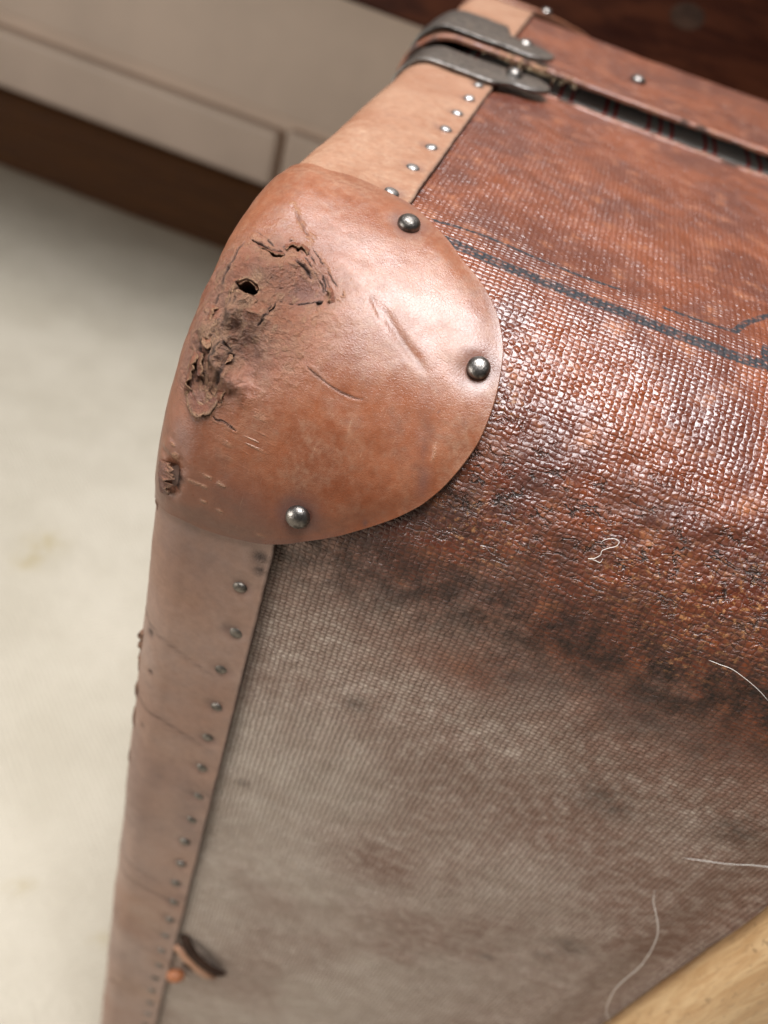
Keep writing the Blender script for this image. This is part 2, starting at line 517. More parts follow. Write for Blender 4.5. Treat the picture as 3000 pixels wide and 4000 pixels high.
M = dict(
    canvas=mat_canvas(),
    cap=mat_leather('cap_leather', (0.150, 0.042, 0.0170), (0.205, 0.066, 0.0285), (0.145, 0.086, 0.060), (0.27, 0.43)),
    strip=mat_leather('strip_leather', (0.215, 0.092, 0.048), (0.255, 0.125, 0.072), (0.31, 0.222, 0.180), (0.42, 0.62)),
    tear=mat_leather('torn_leather', (0.16, 0.075, 0.045), (0.24, 0.12, 0.07), (0.25, 0.16, 0.115), (0.6, 0.8)),
    rivet=mat_metal('nickel_rivet', (0.22, 0.20, 0.185), (0.07, 0.062, 0.054), 0.26, 0.48),
    nail=mat_metal('tack_steel', (0.36, 0.34, 0.33), (0.14, 0.125, 0.11), 0.30, 0.55),
    dull=mat_metal('tarnished_tack', (0.23, 0.205, 0.18), (0.085, 0.075, 0.065), 0.40, 0.62),
    steel=mat_metal('dark_steel', (0.235, 0.22, 0.205), (0.11, 0.10, 0.092), 0.26, 0.44, 1.0),
    tartan=mat_tartan(),
    batten=mat_wood('batten_wood', (0.44, 0.26, 0.118), (0.57, 0.385, 0.205), (40, 40, 5), (0.34, 0.5), (0.24, 0.185, 0.135)),
    panel=mat_wood('stained_pine', (0.016, 0.0028, 0.0008), (0.042, 0.0095, 0.0022), (1.4, 1.4, 9), (0.45, 0.6), spec=0.15),
    floor=mat_wood('dark_floorboard', (0.105, 0.043, 0.015), (0.17, 0.074, 0.027), (2.0, 14, 14), (0.5, 0.65), spec=0.15),
    paint=mat_plain('skirting_paint', (0.70, 0.545, 0.43), 0.5, 0.0003, 90, 0.06),
    rug=mat_rug(),
    dark=mat_plain('dark_fold_and_shade', (0.030, 0.015, 0.009), 0.85, 0.0004, 900, 0.4, Specular_IOR_Level=0.15),  # dark strap and similar parts, also the shaded hollow under the loop
    tanloop=mat_plain('tan_loop_leather', (0.34, 0.17, 0.095), 0.55, 0.0003, 900, 0.2),
    orange=mat_plain('orange_knot_leather', (0.33, 0.115, 0.042), 0.55, 0.0003, 900, 0.25),
    hairw=mat_plain('white_hair', (0.86, 0.82, 0.76), 0.3, 0, 500, 0.08),
    hairf=mat_plain('pale_lint', (0.50, 0.45, 0.41), 0.5, 0, 500, 0.1),
    fray=mat_plain('frayed_thread', (0.22, 0.155, 0.085), 0.85, 0, 900, 0.3),
    rim=mat_leather('rim_leather', (0.13, 0.042, 0.022), (0.21, 0.075, 0.038), (0.30, 0.22, 0.17)),
)
ZERO = ('dark', 'pale', 'stain', 'dust', 'tan', 'torn')

# ------------------------------------------------------------------ setting
FZ = -H * U
WALL_Y, RUG_Y = 1052 * U, 835 * U


def boxmesh(name, x0, x1, y0, y1, z0, z1, mat, bev=0.0):
    bm = bmesh.new()
    vs = [bm.verts.new((x, y, z)) for x in (x0, x1) for y in (y0, y1) for z in (z0, z1)]
    for f in ((0, 1, 3, 2), (4, 6, 7, 5), (0, 4, 5, 1), (2, 3, 7, 6), (0, 2, 6, 4), (1, 5, 7, 3)):
        bm.faces.new([vs[i] for i in f])
    if bev:
        bmesh.ops.bevel(bm, geom=bm.edges[:], offset=bev, segments=3, affect='EDGES', profile=0.5)
    bmesh.ops.recalc_face_normals(bm, faces=bm.faces)
    me = bpy.data.meshes.new(name); bm.to_mesh(me); bm.free(); me.materials.append(mat)
    for p in me.polygons: p.use_smooth = False
    return me


flo = link('floor', boxmesh('floor', -3, 3, -3, WALL_Y + 0.3, FZ - 0.06, FZ - 0.024, M['dark']), kind='structure')
bw = 0.118
k = 0
y = WALL_Y + 0.02
while y > RUG_Y - 2 * bw:
    link('floorboard', boxmesh('floorboard', -2.6, 2.4, y - bw + 0.002, y, FZ - 0.024, FZ - 0.008, M['floor'], 0.0015), flo)
    y -= bw
wal = link('wall', boxmesh('wall', -3, 3, WALL_Y + 0.012, WALL_Y + 0.2, FZ - 0.02, 1.9, M['paint']), kind='structure')

# deep painted skirting: upper board, shadow groove, lower boards meeting at a joint
zg0, zg1, ztop = -363 * U, -344 * U, 60 * U
sk = link('skirting_board', None, label='beige painted skirting board along the wall with one open joint', cat='skirting')
sk.location = (0, WALL_Y, FZ)


def local(me, o):
    me.transform(Matrix.Translation(-o.location)); return me


link('upper_board', local(boxmesh('upper_board', -2.6, 2.4, WALL_Y - 0.004, WALL_Y + 0.011, zg1, ztop, M['paint'], 0.003), sk), sk)
jx = -301 * U
link('lower_board', local(boxmesh('lower_board', -2.6, jx - 0.0035, WALL_Y - 0.010, WALL_Y + 0.012, FZ - 0.005, zg0, M['paint'], 0.010), sk), sk)
link('lower_board', local(boxmesh('lower_board', jx + 0.0035, 2.4, WALL_Y - 0.007, WALL_Y + 0.012, FZ - 0.005, zg0 + 0.007, M['paint'], 0.0068), sk), sk)

# dark stained bench standing over the floor in front of the wall
BY, BZ0, BZ1 = 500 * U, -67 * U, 42 * U
bn = link('bench', None, label='dark red-brown stained pine bench standing in front of the beige wall', cat='bench')
bn.location = (0, BY, FZ - 0.008)
link('front_board', local(boxmesh('front_board', -1.5, 1.6, BY, BY + 0.026, BZ0, BZ1, M['panel'], 0.003), bn), bn)
for sx in (-1.474, 1.548):
    link('side_board', local(boxmesh('side_board', sx, sx + 0.026, BY + 0.028, WALL_Y - 0.06, BZ0, BZ1, M['panel'], 0.003), bn), bn)
for i in range(3):
    y0 = BY - 0.02 + i * (WALL_Y - 0.02 - BY) / 3
    link('seat_plank', local(boxmesh('seat_plank', -1.53, 1.63, y0, y0 + (WALL_Y - 0.02 - BY) / 3 - 0.004, BZ1 + 0.0006, BZ1 + 0.028, M['panel'], 0.004), bn), bn)
for sx in (-1.47, 1.49):
    for sy in (BY + 0.03, WALL_Y - 0.13):
        link('leg', local(boxmesh('leg', sx, sx + 0.055, sy, sy + 0.055, FZ - 0.008, BZ0 + 0.05, M['panel'], 0.004), bn), bn)
kn = lathe('knot', [(7, 0), (6, 0.5), (3, 0.7)], 20, M['dark'])
ko = link('knot', kn, bn)
ko.location = (98 * U, -0.0003, -11 * U - (FZ - 0.008)); ko.rotation_euler = (math.pi / 2, 0, 0)
ko.scale = (1.5, 1.0, 0.3)

# rug
nx, ny = 260, 260
xs = np.linspace(-1.9, 1.3, nx); ys = np.linspace(-1.3, RUG_Y, ny)
G = np.stack(np.meshgrid(xs, ys, indexing='ij'), -1)
edge = np.minimum.reduce([G[..., 0] + 1.9, 1.3 - G[..., 0], G[..., 1] + 1.3, RUG_Y - G[..., 1]])
zz = FZ - 0.0075 + 0.0075 * sstep(-0.002, 0.02, edge)
P3 = np.concatenate([G, zz[..., None]], -1)
P3[..., 1] += (noise(P3, 9, 3) * 0.004) * sstep(0.3, 0.0, edge)
zn = noise(P3, 60, 5) * 0.0004 - 0.0006
P3[..., 2] += zn
spx = lambda x, y: None


def floor_hit(px):
    d = np.array([(px[0] - 1500) / F, (px[1] - 2000) / F, 1.0]) @ R
    t = (-H - C[2]) / d[2]
    return (C + t * d) * U


sp = np.zeros((nx, ny))
for px, r in (((175, 2120), 0.012), ((110, 2190), 0.009), ((60, 3470), 0.004), ((395, 3660), 0.004)):
    c = floor_hit(px); sp = np.maximum(sp, np.exp(-(((P3[..., 0] - c[0]) ** 2 + (P3[..., 1] - c[1]) ** 2) / r ** 2)))
me = make_mesh('rug', P3, grid_faces(nx, ny), M['rug'], True, {'spill': sp}, scale=1.0)
me.transform(Matrix.Translation((0, 0, -FZ)))
rug = link('rug', me, None, label='pale cream woven rug lying on the dark floorboards', cat='rug')
rug.location = (0, 0, FZ)

# ------------------------------------------------------------------ the suitcase
case = link('suitcase', None, label='worn brown canvas suitcase standing upright with studded leather edges and corner', cat='suitcase')
case.location = (0, 0, FZ)
ORIG = np.array([0, 0, -H])


def part(name, me, parent=None, **kw):
    """mesh in world units -> child of the case (the case's empty stands on the rug)"""
    if parent is None:
        me.transform(Matrix.Translation((0, 0, H * U)))
        return link(name, me, case, **kw)
    return link(name, me, parent, **kw)


def to_lid(P):
    Q = np.array(P, float)
    Q[..., 0] -= 3.0; Q[..., 1] = 304.0 - Q[..., 1]; Q[..., 2] += 2.4
    return Q


# ---- canvas shells
CO = -1.2
stencil_px = [
    [(1720, 930), (1955, 1033), (2256, 1150), (2532, 1260), (2728, 1334), (2880, 1392), (3000, 1427), (3120, 1462)],
]
thin_px = [[(1690, 862), (1830, 905), (1960, 952), (2130, 1020), (2290, 1082), (2420, 1125)],
           [(2582, 1200), (2680, 1235), (2790, 1275), (2870, 1298)]]
hook_px = [[(2870, 1298), (2905, 1270), (2960, 1250), (3000, 1240), (3060, 1236)], [(2992, 1355), (2985, 1385), (3005, 1405)]]


def shell(depth, dense, seed, lid=False):
    fx = 1.0 if dense else 2.5
    xs = np.concatenate([np.arange(13, 236, 0.85 * fx), np.linspace(240, W - 16, 40)])
    zs = np.concatenate([np.linspace(-H + 6, -335, 14), np.arange(-332, -R1, 1.0 * fx)])
    nv_arc = int(80 / (0.75 * fx))
    an = np.linspace(0, math.pi / 2, nv_arc)
    r = R1 + CO
    prof = [(0 - CO, z, -(-R1 - z)) for z in zs]
    prof += [(R1 - r * math.cos(a), -R1 + r * math.sin(a), R1 * a) for a in an]
    ytop = np.arange(R1 + 1.0 * fx, depth, 1.0 * fx)
    prof += [(yy, CO, R1 * math.pi / 2 + yy - R1) for yy in ytop]
    rim = prof[-1]
    prof = np.array(prof)
    nrm2 = np.zeros((len(prof), 2))
    nrm2[:len(zs)] = (-1, 0); nrm2[len(zs):len(zs) + nv_arc] = np.stack([-np.cos(an), np.sin(an)], 1); nrm2[len(zs) + nv_arc:] = (0, 1)
    nx, nv = len(xs), len(prof)
    P = np.empty((nx, nv, 3)); P[..., 0] = xs[:, None]; P[..., 1] = prof[None, :, 0]; P[..., 2] = prof[None, :, 1]
    N = np.zeros_like(P); N[..., 1] = nrm2[None, :, 0]; N[..., 2] = nrm2[None, :, 1]
    Vv = np.broadcast_to(prof[None, :, 2], (nx, nv))
    uv = np.stack([P[..., 0] + seed * 31.0, Vv], -1)
    d = fbm(P, 0.03, seed, 3) * 0.55 + fbm(P, 0.16, seed + 5, 3) * 0.12
    crest = np.exp(-((Vv - 33) / 17) ** 2)
    d += crest * fbm(P * np.array([0.5, 1, 1]), 0.32, seed + 9, 3) * 0.34
    attrs = {}
    flat = P.reshape(-1, 3)
    if not lid:
        far = sstep(40, 120, P[..., 0])
        d -= 2.2 * sstep(14, 0, np.abs(P[..., 0] - 153)) * sstep(-60, -90, P[..., 2])
        dust = sstep(14, -34, Vv + fbm(P, 0.05, 11, 3) * 12 + (P[..., 0] - 90) * 0.10) * 0.95
        dust = np.maximum(dust, 0.10 * sstep(60, 30, P[..., 0]) * sstep(40, 0, Vv))
        red = sstep(0.05, 0.9, fbm(P, 0.028, 21, 3) * 0.8 + 0.25 + 0.35 * np.exp(-((Vv + 30) / 40) ** 2))
        red = np.clip(red * 0.6 + 0.75 * sstep(55, 165, P[..., 0] + 0.25 * P[..., 2] + 40) , 0, 1)
        wear = np.exp(-((Vv - 4 - (P[..., 0] - 90) * 0.04) / 13) ** 2) * (0.80 + 0.2 * far)
        wear = np.maximum(wear, 0.75 * np.exp(-((Vv - 22) / 12) ** 2) * sstep(85, 58, P[..., 0]))
        wear = np.maximum(wear, 0.45 * np.exp(-((Vv - 31) / 7) ** 2))
        for px, rr, a in (((2150, 2230), 13, .7), ((2250, 2530), 13, .8), ((2650, 2720), 12, .9), ((2950, 2660), 13, .95), ((2000, 2590), 8, .6), ((1560, 2220), 6, .7), ((2450, 2400), 12, .7), ((2850, 2500), 9, .7),
                          ((2390, 3160), 4, .75), ((2880, 3260), 4.5, .8), ((2220, 3700), 4, .7), ((1390, 2750), 2.5, .6), ((950, 3060), 1.5, .8), ((2350, 3120), 6, .5), ((1830, 2230), 5, .7),
                          ((2120, 3740), 2.5, .5), ((1900, 3740), 2, .6), ((2750, 2950), 6, .4)):
            c = hit(px, CO)[0]
            wear = np.maximum(wear, a * np.exp(-(((P - c) ** 2).sum(-1)) / rr ** 2))
        for px, rr, a in (((1500, 3380), 16, 1.0), ((2000, 3100), 24, .9), ((1900, 2620), 16, 1.0), ((2450, 2800), 24, .9), ((2500, 3480), 15, .8)):
            c = hit(px, CO)[0]
            red = np.maximum(red, a * np.exp(-(((P - c) ** 2).sum(-1)) / rr ** 2))
        flake = np.zeros_like(d)
        for px, rr, a in (((2750, 2430), 11, 1), ((2680, 2560), 5, 1), ((2940, 2380), 10, 1), ((2470, 2230), 8, .8), ((1850, 2070), 7, .8), ((1950, 2130), 6, .7), ((1975, 1560), 3.0, .9)):
            c = hit(px, CO)[0]
            flake = np.maximum(flake, a * np.exp(-(((P - c) ** 2).sum(-1)) / rr ** 2))
        crack = np.clip(np.exp(-((Vv - 27 + (P[..., 0] - 80) * 0.02) / 11) ** 2) * 1.1 + 0.25 * np.exp(-((Vv - 6) / 12) ** 2), 0, 1)
        sten = np.full(len(flat), 9.0)
        near = (flat[:, 2] > -60)
        q = flat[near]; sd = np.full(len(q), 9.0)
        for l in stencil_px:
            dd, pp = polydist(q, smooth_line(hit(l, CO), 4)); sd = np.minimum(sd, dd / 2.2)
        for l in thin_px:
            dd, pp = polydist(q, smooth_line(hit(l, CO), 4)); sd = np.minimum(sd, dd / 0.75)
        for l in hook_px:
            dd, pp = polydist(q, smooth_line(hit(l, CO), 4)); sd = np.minimum(sd, dd / 1.1)
        sten[near] = sd
        attrs = dict(dust=dust, red=red, wear=wear, crack=crack, stencil=np.minimum(sten, 6), flake=flake)
    else:
        o = np.zeros_like(d)
        attrs = dict(dust=o + 0.05, red=o, wear=0.5 * sstep(10, 0, (R1 * math.pi / 2 + depth - R1) - Vv), crack=o, stencil=o + 6, flake=o)
    P = P + N * d[..., None]
    faces = grid_faces(nx, nv, flip=False)
    # remaining walls, plain
    T = to_lid if lid else (lambda a: a)
    V = T(P).reshape(-1, 3)
    base = len(V)
    z1, zb = CO, -H
    x1, xw, yf = X0 - CO, W - 1.2, -CO
    ext = []
    extf = []

    def quadgrid(o, a, b, na, nb):
        s = base + len(ext)
        for i in range(na + 1):
            for j in range(nb + 1):
                ext.append(o + a * i / na + b * j / nb)
        for i in range(na):
            for j in range(nb):
                q = s + i * (nb + 1) + j
                extf.append((q, q + nb + 1, q + nb + 2, q + 1))
    A = lambda *v: np.array(v, float)
    quadgrid(A(x1, 13, zb), A(0, depth - 13, 0), A(0, 0, z1 - zb - 12), 20, 50)      # left wall
    quadgrid(A(xw, yf + 20, zb), A(0, depth - yf - 20, 0), A(0, 0, z1 - zb - 20), 10, 20)   # right wall
    quadgrid(A(x1, yf, zb + 0.6), A(xw - x1, 0, 0), A(0, depth - yf, 0), 10, 10)       # underside
    quadgrid(A(W - 16, yf + 0.02, zb + 6), A(14.8, 20, 0), A(0, 0, z1 - zb - 30), 2, 10)
    quadgrid(A(x1 + 0.5, depth - 1, zb), A(xw - x1 - 1, 0, 0), A(0, 0, -zb - 6), 6, 6)  # closed mouth board
    ext = np.array(ext)
    rel = ext[:, 1:] - np.array([R1, -R1]); ln_ = np.hypot(rel[:, 0], rel[:, 1])
    m_ = (rel[:, 0] < 0) & (rel[:, 1] > 0) & (ln_ > R1 - 14) & (ext[:, 0] < 5)
    ext[m_, 1:] = np.array([R1, -R1]) + rel[m_] * ((R1 - 14) / ln_[m_])[:, None]
    V = np.concatenate([V, T(ext)])
    faces = np.concatenate([faces, np.array(extf)])
    uv = np.concatenate([uv.reshape(-1, 2), np.stack([ext[:, 0] + ext[:, 1], ext[:, 2]], -1)])
    for k_ in attrs:
        dflt = {'dust': 0.6, 'stencil': 6}.get(k_, 0.0)
        attrs[k_] = np.concatenate([attrs[k_].ravel(), np.full(len(ext), dflt)])
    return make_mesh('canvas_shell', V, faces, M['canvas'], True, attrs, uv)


base_o = part('base_shell', shell(BASE_D, True, 0), label='red-brown canvas base with worn crest and dusty front')
lid_o = part('lid_shell', shell(LID_D, False, 1, True), label='red-brown canvas lid standing slightly ajar')

# ---- tartan lip seen in the gap between base and lid
px_, f_ = [], []
pth = [(6.0, -H + 4)] + [(6.0, z) for z in np.linspace(-H + 20, -18, 24)]
pth += [(6.0 + 12 * (1 - math.cos(a)), -4.4 - 12 + 12 * math.sin(a)) for a in np.linspace(0, math.pi / 2, 12)]
pth += [(x, -4.4) for x in np.linspace(20, W - 6, 40)]
pth = np.array(pth); yy = np.linspace(BASE_D - 12, 224, 40)
P = np.empty((len(pth), len(yy), 3)); P[..., 0] = pth[:, None, 0]; P[..., 2] = pth[:, None, 1]; P[..., 1] = yy
P[24:, :, 2] += (-5.0 + 6.6 * sstep(167.5, 183, yy))[None, :]
tg = np.gradient(pth, axis=0); N = np.zeros_like(P); N[..., 0] = -tg[:, None, 1]; N[..., 2] = tg[:, None, 0]
N /= np.linalg.norm(N, axis=-1, keepdims=True)
part('lining_lip', slab('lining_lip', P, N, 2.0, M['tartan']), label='grey tartan cloth lining with red stripes in the gap')

# ---- rolled rims of base and lid
def rim_path(y, z, x0, rad, n=60):
    p = [(x0, y, t) for t in np.linspace(-H + 8, z - rad, 60)]
    p += [(x0 + rad * (1 - math.cos(a)), y, z - rad + rad * math.sin(a)) for a in np.linspace(0.06, math.pi / 2, 16)]
    p += [(x, y, z) for x in np.linspace(x0 + rad + 1, 240, 260)] + [(x, y, z) for x in np.linspace(245, W - 8, 20)]
    return np.array(p, float)


def roll(name, path, ry, rz, mat, seed, fr=0.0, label=None):
    t = np.gradient(path, axis=0); t /= np.linalg.norm(t, axis=1, keepdims=True)
    yv = np.array([0, 1.0, 0]); b = np.cross(t, yv)
    ang = np.linspace(0, 2 * np.pi, 14, endpoint=False)
    V = path[:, None] + np.cos(ang)[None, :, None] * ry * yv + np.sin(ang)[None, :, None] * rz * b[:, None]
    c = path[:, None] + 0 * V
    am = 1 + noise(V, 0.7, seed) * 0.12 + fr * np.exp(-((path[:, 0] - 38) / 12) ** 2)[:, None] * noise(V, 1.6, seed + 1) * 0.8
    V = c + (V - c) * am[..., None]
    at = {k_: np.zeros(V.shape[:2]) for k_ in ZERO}
    at['pale'] = np.clip(noise(V, 0.5, seed + 2) * 0.3, 0, 1) + fr * 1.2 * np.exp(-((path[:, 0] - 36) / 11) ** 2)[:, None] * sstep(-0.1, 0.5, noise(V, 0.8, seed + 4))
    at['dark'] = 0.7 * sstep(0.25, 0.7, noise(V, 0.35, seed + 3))
    at['edge'] = np.zeros(V.shape[:2])
    n, s = V.shape[:2]
    f = []
    idx = np.arange(n * s).reshape(n, s)
    a = idx[:-1]; bq = np.roll(idx, -1, 1)[:-1]; cq = np.roll(idx, -1, 1)[1:]; dq = idx[1:]
    f = np.stack([a, bq, cq, dq], -1).reshape(-1, 4)
    me = make_mesh(name, V, f, mat, True, at)
    return part(name, me, label=label)


roll('lid_rim', rim_path(178.2, 2.0, -4.0, 16), 1.1, 0.9, M['rim'], 31, 1.0, 'frayed rolled leather rim of the lid')
roll('base_rim', rim_path(BASE_D - 1.2, -2.4, 3.6, 11), 1.3, 1.6, M['rim'], 37, 0.0)
# frayed threads on the lid rim
V, Fc = [], []
for i in range(60):
    x = random.gauss(37, 8); 
    if x < 14 or x > 58: continue
    p = np.array([x, 176.4 + random.random(), 1.0 + random.random() * 1.4])
    L = random.uniform(0.8, 2.6); dr = np.array([random.gauss(0, 0.9), -0.7 + random.gauss(0, 0.4), random.gauss(-0.1, 0.7)]); dr /= np.linalg.norm(dr)
    b = len(V); w = 0.14
    for t in (0, 0.5, 1.0):
        q = p + dr * L * t + np.array([random.gauss(0, 0.2), 0, random.gauss(0, 0.2)]) * t
        V += [q + (-w, 0, 0), q + (w, 0, w), q + (0, 0, -w)]
    for s in range(2):
        for e in range(3):
            Fc.append((b + s * 3 + e, b + s * 3 + (e + 1) % 3, b + s * 3 + 3 + (e + 1) % 3, b + s * 3 + 3 + e))
part('frayed_threads', make_mesh('frayed_threads', V, Fc, M['fray']), kind='stuff')

# ---- leather strips along the edges
nail_front = [np.array([24.1, 0, -64.6 - 14 * k]) for k in range(27)]
nail_top = [np.array([24.6, 50.7 + 15.57 * k, 0]) for k in range(7)]


def strip(kind, lid=False):
    half = 28.4
    path = [(half - t, 0.0) for t in np.linspace(0, half - R2, 26)]
    path += [(R2 - R2 * math.sin(a), R2 - R2 * math.cos(a)) for a in np.linspace(0.05, math.pi / 2, 28)]
    path += [(0.0, t) for t in np.linspace(R2 + 0.6, half, 16)]
    path = np.array(path)
    if kind == 'front':
        ln = -np.concatenate([np.arange(40, 340, 1.0), np.arange(342, 436, 4.0)])
        P = np.empty((len(path), len(ln), 3)); P[..., 0] = path[:, None, 0]; P[..., 1] = path[:, None, 1]; P[..., 2] = ln
        nails = nail_front
    else:
        ln = np.arange(38, (LID_D if lid else BASE_D) - 2.0, 1.0)
        P = np.empty((len(path), len(ln), 3)); P[..., 0] = path[:, None, 0]; P[..., 2] = -path[:, None, 1]; P[..., 1] = ln
        nails = nail_top if not lid else []
    # uneven cut edge
    e = np.zeros(P.shape[:2]); e[0] = 1; e[1] = 0.6; e[2] = 0.3
    P[..., 0] += e * (noise(P, 0.06, 41) * 0.25 + noise(P, 0.5, 42) * 0.10)
    P = snap(P, 0.3); N = grad(P)
    d = fbm(P, 0.035, 43, 3) * 0.28 + fbm(P, 0.2, 44, 3) * 0.07
    at = {k_: np.zeros(P.shape[:2]) for k_ in ZERO}
    rs = np.full(P.shape[:2], 99.0)
    for n_ in nails:
        rs = np.minimum(rs, np.linalg.norm(P - n_, axis=-1))
    d -= 0.55 * np.exp(-(rs / 2.3) ** 2)
    at['stain'] = 0.55 * np.exp(-(rs / 2.4) ** 4)
    if kind == 'front' and not lid:
        # cross creases in the old leather and pale dusty smears
        w = P[..., 2] + (P[..., 0] - 14) * 0.35
        for z0 in (-92, -121, -127, -140, -153, -182, -206, -216, -228, -251, -262, -283, -301):
            g = np.exp(-((w - z0 + noise(P, 0.12, 50) * 2.0) / 0.6) ** 2) * sstep(-0.3, 0.4, noise(P, 0.08, int(-z0)))
            d -= 0.22 * g; at['dark'] = np.maximum(at['dark'], 0.35 * g)
        at['dust'] = np.clip(0.62 + 0.3 * fbm(P, 0.04, 51, 3), 0, 0.95)
        for px, rr, a in (((560, 3560), 9, 1), ((600, 3610), 6, 1), ((500, 3850), 10, .9), ((600, 3900), 6, .8), ((620, 3760), 4, .9)):
            c = hit(px, 0.3)[0]
            at['dust'] = np.maximum(at['dust'], a * np.exp(-(((P - c) ** 2).sum(-1)) / rr ** 2))
            at['pale'] = np.maximum(at['pale'], 0.28 * a * np.exp(-(((P - c) ** 2).sum(-1)) / rr ** 2))
        for px, rr in (((588, 2470), 1.0), ((590, 2622), .6), ((556, 2832), .6), ((1016, 2180), 1.6), ((1012, 2230), 1.2), ((440, 3830), 1.2)):
            c = hit(px, 0.3)[0]; g = np.exp(-(((P - c) ** 2).sum(-1)) / rr ** 2)
            d -= 0.5 * g; at['dark'] = np.maximum(at['dark'], 0.8 * g)
        at['stain'] = np.maximum(at['stain'], 0.30 * sstep(0.1, 0.8, fbm(P * np.array([1, 1, 0.5]), 0.09, 57, 4)))
        c = hit((760, 2130), 0.3)[0]
        at['stain'] = np.maximum(at['stain'], 0.35 * np.exp(-(((P - c) ** 2).sum(-1)) / 13 ** 2))
    else:
        at['tan'] = np.clip(0.55 + 0.4 * fbm(P, 0.05, 53, 3), 0, 1)
        d += 0.15 * fbm(P, 0.07, 54, 2)
    at['dark'] = np.maximum(at['dark'], 0.5 * np.where(e > 0.9, 1, 0))
    P = P + N * d[..., None]
    if lid:
        P = to_lid(P); N = N * np.array([1, -1, 1])
    return slab('leather_strip', P, N, 1.6, M['strip'], at)


s1 = bevel_mod(part('leather_strip', strip('front'), label='dusty pinkish brown leather edging strip down the upright edge'), 0.25)
s2 = bevel_mod(part('leather_strip', strip('top'), label='tan leather edging strip along the top edge of the base'), 0.25)
s3 = bevel_mod(part('leather_strip', strip('top', True), label='tan leather edging strip along the top edge of the lid'), 0.25)

# ---- leather corner caps
A_ = np.array([-1, -1, 1]) / math.sqrt(3)
E1 = np.array([1, -1, 0]) / math.sqrt(2); E2 = np.cross(A_, E1)
CEN = np.array([50.0, 50.0, -50.0])
CAPO = 1.6
outline_px = [(701, 2036), (769, 2070), (853, 2099), (937, 2120), (1022, 2133), (1098, 2133), (1191, 2122), (1275, 2110), (1380, 2085), (1486, 2051), (1570, 2016), (1646, 1975),
              (1720, 1915), (1781, 1849), (1866, 1731), (1916, 1613), (1950, 1486), (1967, 1359), (1950, 1241), (1900, 1115), (1807, 997), (1697, 870), (1604, 786),
              (1528, 743), (1444, 705), (1359, 672), (1275, 652)]


def cap_outline():
    pts = list(hit(outline_px, CAPO))
    a, b = pts[-1], pts[0]                      # top-left end and lower-left end; close over the left wall
    pts += [np.array([6, 49, -2.0]), np.array([1.5, 51, -8]), np.array([0, 55, -22]), np.array([0, 54, -32]), np.array([0, 46, -44]), np.array([0, 34, -53]),
            np.array([0, 22, -57]), np.array([0.5, 10, -56]), np.array([3, 3, -53.5])]
    v = np.array(pts) - CEN
    v /= np.linalg.norm(v, axis=1, keepdims=True)
    th = np.arctan2(v @ E2, v @ E1); rho = np.arccos(np.clip(v @ A_, -1, 1))
    o = np.argsort(th); th, rho = th[o], rho[o]
    return np.concatenate([th - 2 * np.pi, th, th + 2 * np.pi]), np.concatenate([rho] * 3)


def cap_grid(nr, na):
    TH, RH = cap_outline()
    ang = np.linspace(-np.pi, np.pi, na, endpoint=False)
    rmax = np.interp(ang, TH, RH)
    kk = np.array([0.25, 0.5, 0.25])
    for _ in range(max(1, int(na / 160))):
        rmax = np.convolve(np.concatenate([rmax[-1:], rmax, rmax[:1]]), kk, 'valid')
    rr = np.linspace(0.004, 1.0, nr)
    rho = rmax[:, None] * rr[None, :]
    D = np.cos(rho)[..., None] * A_ + np.sin(rho)[..., None] * (np.cos(ang)[:, None, None] * E1 + np.sin(ang)[:, None, None] * E2)
    t = np.full(D.shape[:2], 20.0)
    for _ in range(60):
        t = t - (sdf(CEN + t[..., None] * D) - CAPO) * 0.8
    return CEN + t[..., None] * D, np.broadcast_to(rr[None, :], t.shape)


cA = lambda pts: crop(pts, 700, 850, 2.074)
cB = lambda pts: crop(pts, 600, 1500, 2.37)
c2 = lambda pts: crop(pts, 600, 600, 1.185)
